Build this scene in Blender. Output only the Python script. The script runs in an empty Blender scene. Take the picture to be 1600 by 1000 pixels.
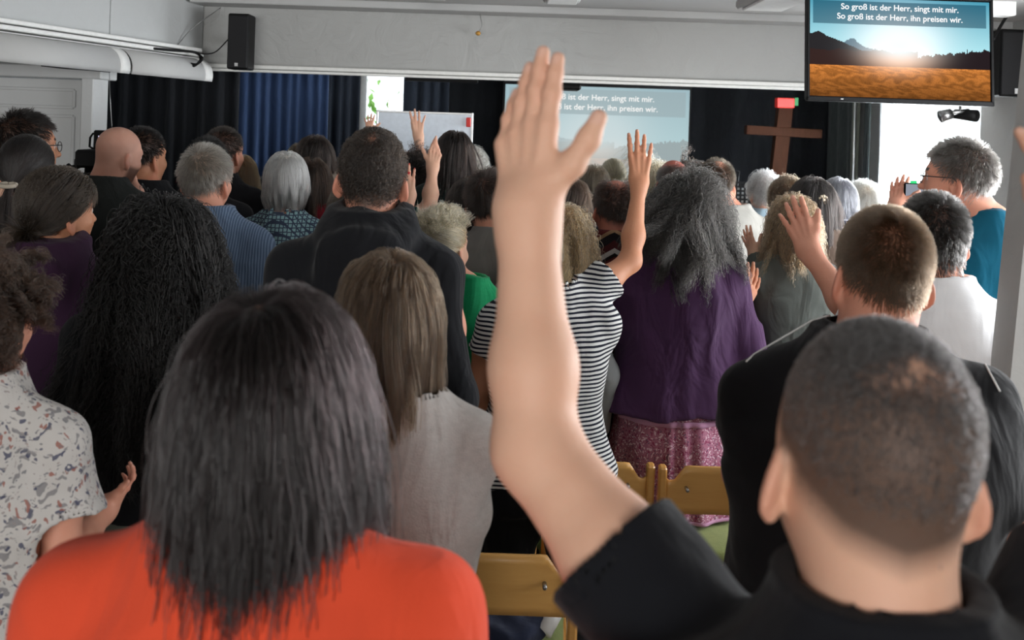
import bpy, math, random, time
import numpy as np
from mathutils import Matrix, Vector
T0 = time.time()
SC = bpy.context.scene
COL = SC.collection
rng = np.random.default_rng(7)
random.seed(7)

# ------------------------------------------------------------------ camera, light, exposure
F = 1500.0; ROLL = 0.033; HX, HY = 800.0, 195.0; CAMZ = 1.9
cr, sr = math.cos(ROLL), math.sin(ROLL)
cam_d = bpy.data.cameras.new('camera'); cam = bpy.data.objects.new('camera', cam_d); COL.objects.link(cam)
cam_d.sensor_width = 36.0; cam_d.lens = F / 1600 * 36.0
cam_d.shift_y = -(500 - HY) / 1600.0
cam_d.clip_start = 0.02; cam_d.clip_end = 200
cam_d.dof.use_dof = True; cam_d.dof.focus_distance = 3.4; cam_d.dof.aperture_fstop = 5.0
cam.matrix_world = Matrix(((cr, -sr, 0, 0), (0, 0, -1, 0), (sr, cr, 0, CAMZ), (0, 0, 0, 1)))
SC.camera = cam

SC.view_settings.view_transform = 'Standard'
SC.view_settings.look = 'None'
SC.view_settings.gamma = 1.0
SC.view_settings.use_curve_mapping = False
SC.view_settings.exposure = 0.0
SC.cycles.use_denoising = True
SC.cycles.max_bounces = 6
SC.cycles.diffuse_bounces = 3
SC.cycles.transmission_bounces = 4
SC.cycles.transparent_max_bounces = 8
SC.cycles.caustics_reflective = False
SC.cycles.caustics_refractive = False

world = bpy.data.worlds.new('sky'); SC.world = world; world.use_nodes = True
wn = world.node_tree.nodes; wb = wn['Background']
wb.inputs[0].default_value = (0.86, 0.94, 1.0, 1); wb.inputs[1].default_value = 2.6

def area_light(name, loc, target, sx, sy, power, color=(1, 1, 1)):
    l = bpy.data.lights.new(name, 'AREA'); l.shape = 'RECTANGLE'; l.size = sx; l.size_y = sy
    l.energy = power; l.color = color
    o = bpy.data.objects.new(name, l); COL.objects.link(o); o.location = loc
    o.rotation_euler = (Vector(target) - Vector(loc)).to_track_quat('-Z', 'Y').to_euler()
    return o
# daylight coming in at the windows of the right hand wall, plus an added fill light behind the camera
area_light('daylight_stage_window', (3.12, 6.85, 1.6), (0.8, 6.4, 1.3), 1.5, 1.2, 150, (0.93, 0.97, 1.0))
area_light('daylight_side_window', (3.12, 3.1, 1.62), (0.0, 3.4, 1.1), 2.8, 1.25, 205, (0.97, 0.985, 1.0))
area_light('rear_fill_light', (-0.8, -6.35, 1.8), (-0.9, 3.5, 1.45), 5.2, 1.6, 330, (1.0, 0.985, 0.96))
area_light('daylight_left_stage_window', (-1.15, 9.1, 2.1), (-1.1, 5.0, 1.2), 0.5, 1.0, 8, (0.97, 1.0, 0.97))

def W(px, py, d):
    u = px - HX; w = HY - py
    a = u * cr - w * sr; b = u * sr + w * cr
    return np.array((a * d / F, d, CAMZ + b * d / F))

def lin(c):
    out = []
    for v in c[:3]:
        v = v / 255.0
        out.append(v / 12.92 if v <= 0.04045 else ((v + 0.055) / 1.055) ** 2.4)
    return tuple(out)

# ------------------------------------------------------------------ materials
class NT:
    def __init__(self, name):
        self.m = bpy.data.materials.new(name); self.m.use_nodes = True
        self.t = self.m.node_tree; self.n = self.t.nodes
        self.b = self.n['Principled BSDF']
    def node(self, typ, **kw):
        x = self.n.new(typ)
        for k, v in kw.items():
            if k.startswith('_'): setattr(x, k[1:], v)
            else: self.set(x, k, v)
        return x
    def set(self, x, k, v):
        key = k
        if isinstance(k, str) and k[0] == 'i' and k[1:].isdigit(): key = int(k[1:])
        inp = x.inputs[key]
        if isinstance(v, bpy.types.NodeSocket): self.t.links.new(v, inp)
        elif isinstance(v, tuple) and inp.type == 'RGBA' and len(v) == 3: inp.default_value = v + (1,)
        else: inp.default_value = v
    def math(self, op, a, b=0.0, c=0.0):
        x = self.n.new('ShaderNodeMath'); x.operation = op
        for i, v in enumerate((a, b, c)):
            if isinstance(v, bpy.types.NodeSocket): self.t.links.new(v, x.inputs[i])
            else: x.inputs[i].default_value = v
        return x.outputs[0]
    def mix(self, fac, a, b):
        x = self.n.new('ShaderNodeMix'); x.data_type = 'RGBA'
        for i, v in ((0, fac), (6, a), (7, b)):
            if isinstance(v, bpy.types.NodeSocket): self.t.links.new(v, x.inputs[i])
            elif i == 0: x.inputs[0].default_value = v
            else: x.inputs[i].default_value = tuple(v[:3]) + (1,)
        return x.outputs[2]
    def ramp(self, fac, stops, interp='LINEAR'):
        x = self.n.new('ShaderNodeValToRGB'); self.t.links.new(fac, x.inputs[0])
        x.color_ramp.interpolation = interp
        e = x.color_ramp.elements
        e[0].position, e[0].color = stops[0][0], tuple(stops[0][1]) + (1,)
        e[1].position, e[1].color = stops[1][0], tuple(stops[1][1]) + (1,)
        for p, c in stops[2:]:
            k = e.new(p); k.color = tuple(c) + (1,)
        return x.outputs[0]
    def coord(self, scale=(1, 1, 1), out='Object'):
        tc = self.n.new('ShaderNodeTexCoord')
        mp = self.n.new('ShaderNodeMapping'); self.t.links.new(tc.outputs[out], mp.inputs[0])
        mp.inputs['Scale'].default_value = scale
        return mp.outputs[0]
    def noise(self, vec, scale, detail=3.0, rough=0.5, dist=0.0):
        x = self.n.new('ShaderNodeTexNoise'); self.t.links.new(vec, x.inputs['Vector'])
        x.inputs['Scale'].default_value = scale; x.inputs['Detail'].default_value = detail
        x.inputs['Roughness'].default_value = rough; x.inputs['Distortion'].default_value = dist
        return x.outputs[0]
    def bump(self, h, strength=0.3, dist=0.01, normal=None):
        x = self.n.new('ShaderNodeBump'); x.inputs['Strength'].default_value = strength
        x.inputs['Distance'].default_value = dist; self.t.links.new(h, x.inputs['Height'])
        if normal is not None: self.t.links.new(normal, x.inputs['Normal'])
        return x.outputs[0]
    def out(self, color=None, rough=0.8, normal=None, **kw):
        if color is not None: self.set(self.b, 'Base Color', color)
        self.set(self.b, 'Roughness', rough)
        if normal is not None: self.set(self.b, 'Normal', normal)
        for k, v in kw.items(): self.set(self.b, k.replace('_', ' '), v)
        return self.m

_mc = {}
def plain(name, c, rough=0.6, metal=0.0, grain=0.0, spec=0.5):
    key = ('p', name, c, rough, metal, grain)
    if key in _mc: return _mc[key]
    t = NT(name)
    v = t.coord()
    n = t.noise(v, 35.0, 4.0)
    col = t.mix(n, tuple(x * (1 - 0.12 - grain) for x in lin(c)), tuple(min(1, x * (1.12 + grain)) for x in lin(c)))
    m = t.out(col, rough, t.bump(n, 0.08, 0.002), Metallic=metal)
    t.b.inputs['Specular IOR Level'].default_value = spec
    _mc[key] = m; return m

def cloth(name, c, pat=None, c2=None, fold=0.35, knit=0.15, rough=0.9):
    """woven or knitted fabric in object coordinates, optional pattern"""
    t = NT(name)
    v = t.coord()
    base = lin(c)
    nz = t.noise(v, 14.0, 3.0)
    col = t.mix(nz, tuple(x * 0.9 for x in base), tuple(min(1, x * 1.08) for x in base))
    sep = t.node('ShaderNodeSeparateXYZ', i0=v)
    x_, y_, z_ = sep.outputs
    warp = t.noise(v, 5.0, 2.0)
    if pat == 'stripes':            # fine horizontal bands that follow the folds
        per, duty = c2[1], c2[2]
        zz = t.math('ADD', z_, t.math('MULTIPLY', warp, 0.035))
        fr = t.math('FRACT', t.math('DIVIDE', zz, per))
        m = t.math('GREATER_THAN', fr, duty)
        col = t.mix(m, col, lin(c2[0]))
    elif pat == 'pinstripe':        # vertical fine stripes
        ang = t.math('MULTIPLY', t.math('ARCTAN2', x_, y_), 0.17)
        fr = t.math('FRACT', t.math('DIVIDE', t.math('ADD', x_, t.math('MULTIPLY', warp, 0.01)), c2[1]))
        m = t.math('MULTIPLY', t.math('GREATER_THAN', fr, 0.5), 0.75)
        col = t.mix(m, col, lin(c2[0]))
    elif pat == 'bands':            # broad bands of several colours, list of (width, colour)
        tot = sum(w for w, _ in c2); zz = t.math('ADD', z_, t.math('MULTIPLY', warp, 0.05))
        zz = t.math('ADD', zz, t.math('MULTIPLY', t.math('ABSOLUTE', x_), 0.55))
        fr = t.math('FRACT', t.math('DIVIDE', zz, tot))
        st = []; a = 0
        for w, cc in c2:
            st.append((a / tot, lin(cc))); a += w
        col = t.ramp(fr, st, 'CONSTANT')
    elif pat == 'floral':           # sprigs: several voronoi scatters of leaf and flower shapes
        w2 = t.noise(v, 9.0, 2.0)
        dv = t.node('ShaderNodeVectorMath', _operation='ADD', i0=v)
        t.t.links.new(t.mix(0.93, t.node('ShaderNodeTexNoise', Scale=11.0).outputs[1], (0, 0, 0)), dv.inputs[1])
        for sc_, thr, cc, dist in c2:
            vo = t.node('ShaderNodeTexVoronoi', Scale=sc_, Randomness=1.0)
            mp = t.node('ShaderNodeMapping', i0=dv.outputs[0], Location=(sc_, 3 * sc_, 0.5 * sc_), Scale=(1.0, 1.0, dist))
            t.t.links.new(mp.outputs[0], vo.inputs['Vector'])
            nn = t.noise(v, sc_ * 2.5, 2.0)
            dd = t.math('ADD', vo.outputs['Distance'], t.math('MULTIPLY', t.math('SUBTRACT', nn, 0.5), 0.55))
            m = t.math('LESS_THAN', dd, thr)
            col = t.mix(t.math('MULTIPLY', m, 0.85), col, lin(cc))
    elif pat == 'fairisle':         # ornamental yoke in rows over a melange body
        vo = t.node('ShaderNodeTexVoronoi', Scale=60.0, Randomness=0.15, _feature='DISTANCE_TO_EDGE')
        t.t.links.new(t.coord((1, 1, 1)), vo.inputs['Vector'])
        m1 = t.math('LESS_THAN', vo.outputs[0], 0.13)
        top = t.math('GREATER_THAN', z_, c2[1])
        colt = t.mix(m1, lin((140, 175, 180)), lin((62, 72, 92)))
        sp = t.noise(v, 170.0, 1.0)
        body = t.mix(t.math('GREATER_THAN', sp, 0.56), lin(c), lin(c2[0]))
        row = t.math('LESS_THAN', t.math('FRACT', t.math('DIVIDE', z_, 0.055)), 0.16)
        nearyoke = t.math('GREATER_THAN', z_, c2[1] - 0.12)
        body = t.mix(t.math('MULTIPLY', row, nearyoke), body, lin((35, 75, 85)))
        col = t.mix(top, body, colt)
    elif pat == 'melange':
        sp = t.noise(t.coord((1, 1, 2.2)), 55.0, 3.0, 0.6)
        col = t.mix(t.math('MULTIPLY', sp, 1.0), tuple(x * 0.80 for x in base), tuple(min(1, x * 1.12) for x in base))
    elif pat == 'ribbed':
        ang = t.math('ARCTAN2', x_, y_)
        fr = t.math('SINE', t.math('MULTIPLY', ang, 130.0))
        col = t.mix(t.math('MULTIPLY_ADD', fr, 0.5, 0.5), tuple(x * 0.6 for x in base), base)
    # relief: soft folds, then the weave
    fv = t.coord((1.0, 1.0, 0.45))
    fn = t.noise(fv, 8.0, 3.0, 0.45, 0.9)
    nb = t.bump(fn, fold, 0.06)
    kn = t.noise(t.coord((1, 1, 1)), 420.0, 1.0)
    nb2 = t.bump(kn, knit, 0.003, nb)
    m = t.out(col, rough, nb2)
    t.b.inputs['Specular IOR Level'].default_value = 0.2
    t.b.inputs['Sheen Weight'].default_value = 0.08
    return m

def skin_mat():
    t = NT('skin')
    a = t.node('ShaderNodeAttribute', _attribute_name='Col')
    v = t.coord()
    n1 = t.noise(v, 38.0, 4.0, 0.6); n2 = t.noise(v, 260.0, 2.0)
    mo = t.mix(t.math('MULTIPLY', n1, 0.35), a.outputs[0], t.node('ShaderNodeVectorMath', _operation='MULTIPLY', i0=a.outputs[0], i1=(0.92, 0.66, 0.60)).outputs[0])
    h = t.math('ADD', n1, t.math('MULTIPLY', n2, 0.5))
    m = t.out(mo, 0.55, t.bump(h, 0.22, 0.004))
    t.b.inputs['Specular IOR Level'].default_value = 0.35
    t.b.inputs['Subsurface Weight'].default_value = 0.12
    t.b.inputs['Subsurface Radius'].default_value = (0.012, 0.005, 0.003)
    t.b.inputs['Subsurface Scale'].default_value = 0.6
    return m
SKIN = skin_mat()

def hair_mat(c, c2=None, rough=0.38, coat=0.0):
    key = ('h', c, c2, rough)
    if key in _mc: return _mc[key]
    m = bpy.data.materials.new('hair'); m.use_nodes = True
    nt = m.node_tree; nt.nodes.clear()
    out = nt.nodes.new('ShaderNodeOutputMaterial')
    h = nt.nodes.new('ShaderNodeBsdfHairPrincipled'); h.model = 'CHIANG'; h.parametrization = 'COLOR'
    hi = nt.nodes.new('ShaderNodeHairInfo')
    mx = nt.nodes.new('ShaderNodeMix'); mx.data_type = 'RGBA'
    def dk(q):
        q = lin(q); f = min(1.0, 0.17 + 1.0 * sum(q) / 3); return tuple(v * f for v in q)
    a = dk(c); b = dk(c2) if c2 else tuple(x * 0.55 for x in a)
    mx.inputs[6].default_value = a + (1,); mx.inputs[7].default_value = b + (1,)
    nt.links.new(hi.outputs['Random'], mx.inputs[0])
    nt.links.new(mx.outputs[2], h.inputs['Color'])
    h.inputs['Roughness'].default_value = rough; h.inputs['Radial Roughness'].default_value = 0.5
    h.inputs['Random Roughness'].default_value = 0.2
    nt.links.new(h.outputs[0], out.inputs[0])
    _mc[key] = m; return m

# ------------------------------------------------------------------ objects
def props(o, label=None, cat=None, group=None, kind=None):
    if label: o['label'] = label
    if cat: o['category'] = cat
    if group: o['group'] = group
    if kind: o['kind'] = kind
    return o

def empty(name, loc, label, cat, group=None, rz=0.0):
    o = bpy.data.objects.new(name, None); COL.objects.link(o); o.location = tuple(loc)
    o.rotation_euler = (0, 0, rz); o.empty_display_size = 0.1
    return props(o, label, cat, group)

def link_mesh(name, me, mats, parent=None, loc=None):
    o = bpy.data.objects.new(name, me); COL.objects.link(o)
    if not isinstance(mats, (list, tuple)): mats = [mats]
    for m in mats:
        if m is not None and not (len(me.materials) >= len(mats)): me.materials.append(m)
    if parent is not None: o.parent = parent
    if loc is not None: o.location = tuple(loc)
    return o

def mesh_np(name, V, Q, mats, parent=None, loc=None, col=None, smooth=True):
    me = bpy.data.meshes.new(name)
    V = np.asarray(V, np.float32); Q = np.asarray(Q, np.int32)
    me.vertices.add(len(V)); me.vertices.foreach_set('co', V.ravel())
    k = Q.shape[1]
    me.loops.add(Q.size); me.loops.foreach_set('vertex_index', Q.ravel())
    me.polygons.add(len(Q)); me.polygons.foreach_set('loop_start', np.arange(0, Q.size, k, dtype=np.int32))
    me.polygons.foreach_set('loop_total', np.full(len(Q), k, np.int32))
    me.polygons.foreach_set('use_smooth', np.full(len(Q), smooth, bool))
    me.update(calc_edges=True)
    if col is not None:
        at = me.color_attributes.new('Col', 'FLOAT_COLOR', 'POINT')
        c4 = np.ones((len(V), 4), np.float32); c4[:, :3] = col
        at.data.foreach_set('color', c4.ravel())
    return link_mesh(name, me, mats, parent, loc)

class MB:
    """collects boxes, tubes and lofts into one mesh"""
    def __init__(self): self.v = []; self.f = []; self.sm = []
    def add(self, V, Fc, smooth=False):
        o = len(self.v); self.v += [tuple(map(float, p)) for p in V]
        for f in Fc: self.f.append(tuple(i + o for i in f)); self.sm.append(smooth)
    def box(self, c, s, R=None, bev=0.0):
        hx, hy, hz = (x / 2 for x in s)
        if bev <= 0:
            P = np.array([(x, y, z) for z in (-hz, hz) for y in (-hy, hy) for x in (-hx, hx)])
            Fc = [(0, 2, 3, 1), (4, 5, 7, 6), (0, 1, 5, 4), (2, 6, 7, 3), (0, 4, 6, 2), (1, 3, 7, 5)]
        else:
            b = min(bev, hx * .9, hy * .9, hz * .9)
            P = []; idx = {}
            for sz in (-1, 1):
                for sy in (-1, 1):
                    for sx in (-1, 1):
                        for ax in range(3):
                            p = [sx * hx, sy * hy, sz * hz]
                            for a2 in range(3):
                                if a2 != ax: p[a2] -= (sx, sy, sz)[a2] * b
                            idx[(sx, sy, sz, ax)] = len(P); P.append(p)
            P = np.array(P); Fc = []
            for ax in range(3):
                o1, o2 = [a for a in range(3) if a != ax]
                for sgn in (-1, 1):
                    q = []
                    for s1, s2 in ((-1, -1), (1, -1), (1, 1), (-1, 1)):
                        k = [0, 0, 0]; k[ax] = sgn; k[o1] = s1; k[o2] = s2; q.append(idx[(k[0], k[1], k[2], ax)])
                    Fc.append(tuple(q))
                for s1 in (-1, 1):
                    for s2 in (-1, 1):
                        k0 = [0, 0, 0]; k0[o1] = s1; k0[o2] = s2
                        a = list(k0); a[ax] = -1; c_ = list(k0); c_[ax] = 1
                        Fc.append((idx[(*a, o1)], idx[(*c_, o1)], idx[(*c_, o2)], idx[(*a, o2)]))
            for sz in (-1, 1):
                for sy in (-1, 1):
                    for sx in (-1, 1):
                        Fc.append(tuple(idx[(sx, sy, sz, a)] for a in range(3)))
            ctr = P.mean(0); F2 = []
            for f in Fc:
                n = np.cross(P[f[1]] - P[f[0]], P[f[2]] - P[f[0]])
                if np.dot(n, P[list(f)].mean(0) - ctr) < 0: f = tuple(reversed(f))
                F2.append(f)
            Fc = F2
        if R is not None: P = P @ np.array(R).T
        self.add(P + np.array(c, float), Fc); return self
    def tube(self, pts, r, n=8, cap=True):
        pts = [np.array(p, float) for p in pts]; m = len(pts)
        rs = r if isinstance(r, (list, tuple)) else [r] * m
        V = []; up = np.array((0.0, 0.0, 1.0))
        u = None
        for i, p in enumerate(pts):
            t = pts[min(i + 1, m - 1)] - pts[max(i - 1, 0)]; t = t / (np.linalg.norm(t) + 1e-9)
            if u is None:
                u = np.cross(t, up)
                if np.linalg.norm(u) < 1e-3: u = np.cross(t, (1.0, 0, 0))
            u = u - t * np.dot(u, t); u /= np.linalg.norm(u) + 1e-9; w = np.cross(t, u)
            for k in range(n):
                a = 2 * math.pi * k / n; V.append(p + rs[i] * (math.cos(a) * u + math.sin(a) * w))
        Fc = []
        for i in range(m - 1):
            for k in range(n):
                a = i * n + k; b = i * n + (k + 1) % n
                Fc.append((a, b, b + n, a + n))
        if cap:
            Fc.append(tuple(reversed(range(n)))); Fc.append(tuple((m - 1) * n + k for k in range(n)))
        self.add(V, Fc, True); return self
    def sheet(self, G, thick=0.0, smooth=True):
        """G: (m,n,3) grid; thick gives the sheet a body"""
        G = np.asarray(G, float); m, n = G.shape[:2]
        def faces(o, flip):
            out = []
            for i in range(m - 1):
                for j in range(n - 1):
                    q = (o + i * n + j, o + i * n + j + 1, o + (i + 1) * n + j + 1, o + (i + 1) * n + j)
                    out.append(tuple(reversed(q)) if flip else q)
            return out
        if thick == 0: self.add(G.reshape(-1, 3), faces(0, False), smooth); return self
        du = np.gradient(G, axis=0); dv = np.gradient(G, axis=1); N = np.cross(du, dv)
        N /= np.linalg.norm(N, axis=2, keepdims=True) + 1e-9
        V = np.concatenate([(G - N * thick / 2).reshape(-1, 3), (G + N * thick / 2).reshape(-1, 3)])
        k = m * n; Fc = faces(0, False) + faces(k, True)
        rim = [i * n for i in range(m)] + [(m - 1) * n + j for j in range(1, n)] + [i * n + n - 1 for i in range(m - 2, -1, -1)] + [j for j in range(n - 2, 0, -1)]
        for a, b in zip(rim, rim[1:] + rim[:1]): Fc.append((a, b, b + k, a + k))
        self.add(V, Fc, smooth); return self
    def build(self, name, mats, parent=None, loc=None):
        me = bpy.data.meshes.new(name); me.from_pydata(self.v, [], self.f)
        me.polygons.foreach_set('use_smooth', self.sm); me.update()
        return link_mesh(name, me, mats, parent, loc)

def bx(name, c, s, mat, parent=None, bev=0.0, R=None, loc=None):
    return MB().box(c, s, R, bev).build(name, mat, parent, loc)
def rotz(a): c, s = math.cos(a), math.sin(a); return np.array(((c, -s, 0), (s, c, 0), (0, 0, 1.0)))
def rotx(a): c, s = math.cos(a), math.sin(a); return np.array(((1.0, 0, 0), (0, c, -s), (0, s, c)))
def roty(a): c, s = math.cos(a), math.sin(a); return np.array(((c, 0, s), (0, 1.0, 0), (-s, 0, c)))
# ------------------------------------------------------------------ implicit surfaces
f32 = np.float32
def nrm(v): v = np.asarray(v, float); return v / (np.linalg.norm(v) + 1e-9)
def cap(P, a, b, ra, rb=None):
    if rb is None: rb = ra
    a = np.asarray(a, f32); ba = np.asarray(b, f32) - a; pa = P - a
    t = np.clip(pa @ ba / (ba @ ba + 1e-9), 0, 1)
    q = pa - t[:, None] * ba
    return np.sqrt(np.einsum('ij,ij->i', q, q)) - (ra + (rb - ra) * t)
def ell(P, c, r, R=None):
    q = P - np.asarray(c, f32)
    if R is not None: q = q @ np.asarray(R, f32)
    r = np.asarray(r, f32)
    a = q / r; b = a / r
    k0 = np.sqrt(np.einsum('ij,ij->i', a, a)); k1 = np.sqrt(np.einsum('ij,ij->i', b, b)) + 1e-6
    return k0 * (k0 - 1) / k1
def smin(a, b, k):
    h = np.clip(0.5 + 0.5 * (b - a) / k, 0, 1)
    return b * (1 - h) + a * h - k * h * (1 - h)
def smax(a, b, k): return -smin(-a, -b, k)
def chain(P, pts, rs, k=0.02):
    d = None
    for i in range(len(pts) - 1):
        c = cap(P, pts[i], pts[i + 1], rs[i], rs[i + 1]); d = c if d is None else smin(d, c, k)
    return d

def sdf_mesh(f, lo, hi, vox, B=6):
    lo = np.asarray(lo, float) - 2 * vox; hi = np.asarray(hi, float) + 2 * vox
    nb = np.maximum(1, np.ceil((hi - lo) / (vox * B)).astype(int))
    I = np.stack(np.meshgrid(*[np.arange(k) for k in nb], indexing='ij'), -1).reshape(-1, 3)
    ctr = (lo + (I + 0.5) * B * vox).astype(f32)
    d = f(ctr)
    act = I[np.abs(d) < vox * B * 0.87 * 1.5 + 0.004]
    g = np.arange(B + 1)
    L = np.stack(np.meshgrid(g, g, g, indexing='ij'), -1).reshape(-1, 3)
    base = act * B
    P = (lo + (base[:, None, :] + L[None]) * vox).reshape(-1, 3).astype(f32)
    val = np.empty(len(P), f32)
    CH = 400000
    for s in range(0, len(P), CH): val[s:s + CH] = f(P[s:s + CH])
    D = val.reshape(len(act), B + 1, B + 1, B + 1)
    S = D < 0
    cnt = np.zeros((len(act), B, B, B), np.int8)
    for dx in (0, 1):
        for dy in (0, 1):
            for dz in (0, 1): cnt += S[:, dx:dx + B, dy:dy + B, dz:dz + B]
    ci = np.argwhere((cnt > 0) & (cnt < 8))
    cell = base[ci[:, 0]] + ci[:, 1:]
    dims = nb * B
    acc = np.zeros((len(ci), 3)); num = np.zeros(len(ci))
    def corner(dx, dy, dz): return D[ci[:, 0], ci[:, 1] + dx, ci[:, 2] + dy, ci[:, 3] + dz]
    cs = {(x, y, z): corner(x, y, z) for x in (0, 1) for y in (0, 1) for z in (0, 1)}
    for ax in range(3):
        for u in (0, 1):
            for w in (0, 1):
                k0 = [0, 0, 0]; o = [i for i in range(3) if i != ax]; k0[o[0]] = u; k0[o[1]] = w
                k1 = list(k0); k1[ax] = 1
                a, b = cs[tuple(k0)], cs[tuple(k1)]
                m = (a < 0) != (b < 0)
                t = np.where(m, a / np.where(np.abs(a - b) < 1e-9, 1e-9, a - b), 0)
                p = np.repeat(np.array([k0], float), len(ci), 0); p[:, ax] = t
                acc[m] += p[m]; num[m] += 1
    V = lo + (cell + acc / np.maximum(num, 1)[:, None]) * vox
    idx = np.full(tuple(dims), -1, np.int32)
    idx[cell[:, 0], cell[:, 1], cell[:, 2]] = np.arange(len(cell))
    quads = []
    for ax in range(3):
        k1 = [0, 0, 0]; k1[ax] = 1
        a = cs[(0, 0, 0)]; b = cs[tuple(k1)]
        m = (a < 0) != (b < 0)
        c = cell[m]; flip = a[m] < 0
        o1, o2 = [(1, 2), (2, 0), (0, 1)][ax]
        ok = (c[:, o1] > 0) & (c[:, o2] > 0); c = c[ok]; flip = flip[ok]
        def at(s1, s2):
            q = c.copy(); q[:, o1] -= s1; q[:, o2] -= s2; return idx[q[:, 0], q[:, 1], q[:, 2]]
        Q = np.stack([at(1, 1), at(0, 1), at(0, 0), at(1, 0)], 1)
        Q[~flip] = Q[~flip][:, ::-1]
        quads.append(Q[(Q >= 0).all(1)])
    return V.astype(f32), np.concatenate(quads)

def join(meshes):
    V = []; Q = []; C = []; o = 0
    for v, q, c in meshes:
        V.append(v); Q.append(q + o); C.append(c); o += len(v)
    return np.concatenate(V), np.concatenate(Q), np.concatenate(C)

def wrinkle(P, amp, seed, fz=1.0, f=1.0):
    r = np.random.default_rng(seed); out = 0
    for k in range(4):
        a = r.normal(size=3) * (9 + 7 * k) * f; a[2] *= 0.5 * fz
        b = r.normal(size=3) * 14 * f
        out = out + np.sin(P @ a.astype(f32) + r.uniform(0, 6) + 1.6 * np.sin(P @ b.astype(f32) + r.uniform(0, 6))) / (1 + 0.5 * k)
    return out * amp * 0.5

# ------------------------------------------------------------------ head
CR_C = np.array((0, -0.012, 0.03)); CR_R = np.array((0.077, 0.097, 0.088))
def ear_frames():
    out = []
    for s in (-1, 1):
        R = rotz(s * 0.50) @ roty(-s * 0.18) @ rotx(-0.16)
        out.append((s, R))
    return out
EARS = ear_frames()
def head_sdf(q, fem, ears=1.0):
    """q in head space: +y is the face, z up, metres at scale 1"""
    d = ell(q, CR_C, CR_R)
    d = smin(d, ell(q, (0, 0.012, -0.02), (0.068, 0.078, 0.075)), 0.03)
    d = smin(d, ell(q, (0, 0.032, -0.052), (0.052 if fem else 0.057, 0.058, 0.058)), 0.03)
    d = smin(d, ell(q, (0, 0.066, -0.094), (0.022, 0.02, 0.018)), 0.025)
    d = smin(d, ell(q, (0, 0.068, 0.028), (0.05, 0.02, 0.012)), 0.02)             # brow
    for s in (-1, 1):
        d = smin(d, ell(q, (s * 0.042, 0.062, -0.028), (0.018, 0.018, 0.018)), 0.02)   # cheek
        d = smax(d, -ell(q, (s * 0.031, 0.098, 0.009), (0.018, 0.016, 0.012)), 0.008)  # socket
        d = smin(d, ell(q, (s * 0.031, 0.0745, 0.008), (0.0125, 0.0125, 0.0115)), 0.002)
    d = smin(d, cap(q, (0, 0.084, 0.014), (0, 0.106, -0.024), 0.006, 0.0105), 0.010)
    for s in (-1, 1): d = smin(d, ell(q, (s * 0.011, 0.094, -0.027), (0.008, 0.010, 0.007)), 0.006)
    d = smin(d, ell(q, (0, 0.086, -0.053), (0.024, 0.010, 0.006)), 0.005)
    d = smin(d, ell(q, (0, 0.084, -0.063), (0.020, 0.010, 0.006)), 0.004)
    if ears > 0:
        for s, R in EARS:
            c = np.array((s * 0.082, -0.008, -0.022)) 
            e = ell(q, c, (0.0075, 0.021, 0.033), R)
            lob = ell(q, c + np.array((-s * 0.002, 0.006, -0.028)), (0.006, 0.011, 0.012), R)
            e = smin(e, lob, 0.008)
            hol = ell(q, c + R @ np.array((s * 0.008, 0.003, 0.002)), (0.007, 0.012, 0.021), R)
            e = smax(e, -hol, 0.004)
            d = smin(d, e, 0.007)
    return d

def head_color(q, V, skin, hair_c, hairmask, lips=True, beard=None, bald=None):
    n = len(q); c = np.tile(np.array(skin), (n, 1))
    red = np.array((0.62, 0.20, 0.13))
    ear = np.clip((np.abs(q[:, 0]) - 0.079) / 0.008, 0, 1)[:, None] * 0.35
    c = c * (1 - ear) + red * ear
    nk = np.clip((-0.06 - q[:, 2]) / 0.06, 0, 1)[:, None] * 0.15
    c = c * (1 - nk) + red * nk
    lp = (np.abs(q[:, 0]) < 0.022) & (q[:, 1] > 0.085) & (np.abs(q[:, 2] + 0.058) < 0.010)
    c[lp] = (0.50, 0.17, 0.15)
    for s in (-1, 1):
        r = np.linalg.norm(q - np.array((s * 0.031, 0.0745, 0.008)), axis=1)
        e = (r < 0.0140) & (q[:, 1] > 0.079); c[e] = (0.75, 0.73, 0.7)
        iris = e & (np.hypot(q[:, 0] - s * 0.031, q[:, 2] - 0.008) < 0.0055); c[iris] = (0.04, 0.03, 0.02)
        br = (np.abs(np.abs(q[:, 0]) - 0.032) < 0.017) & (np.abs(q[:, 2] - 0.032) < 0.005) & (q[:, 1] > 0.06)
        c[br] = np.array(hair_c) * 0.6
    if beard is not None:
        w = np.clip((-0.035 - q[:, 2]) / 0.015, 0, 1) * np.clip((q[:, 1] - 0.0) / 0.02, 0, 1) * np.clip((q[:, 2] + 0.118) / 0.012, 0, 1) * (~lp) * 0.8
        c = c * (1 - w[:, None]) + np.array(beard) * w[:, None]
    if hairmask is not None:
        m = hairmask[:, None]; c = c * (1 - m) + np.array(hair_c) * m
    return c

def hairline(q, nape=-0.070, temple=0.0, top=0.078):
    """>0 where hair grows"""
    z = q[:, 2]
    ylim = np.interp(z, (-0.12, -0.03, 0.0, 0.02, 0.06, 0.085, 0.12), (-0.045, -0.025, -0.012, 0.022, 0.05 - temple, top - temple, top))
    a = ylim - q[:, 1]
    b = (z - nape) - np.abs(q[:, 0]) * 0.30 - np.maximum(0, np.abs(q[:, 0]) - 0.045) * 0.6
    return np.minimum(a, b)

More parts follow.
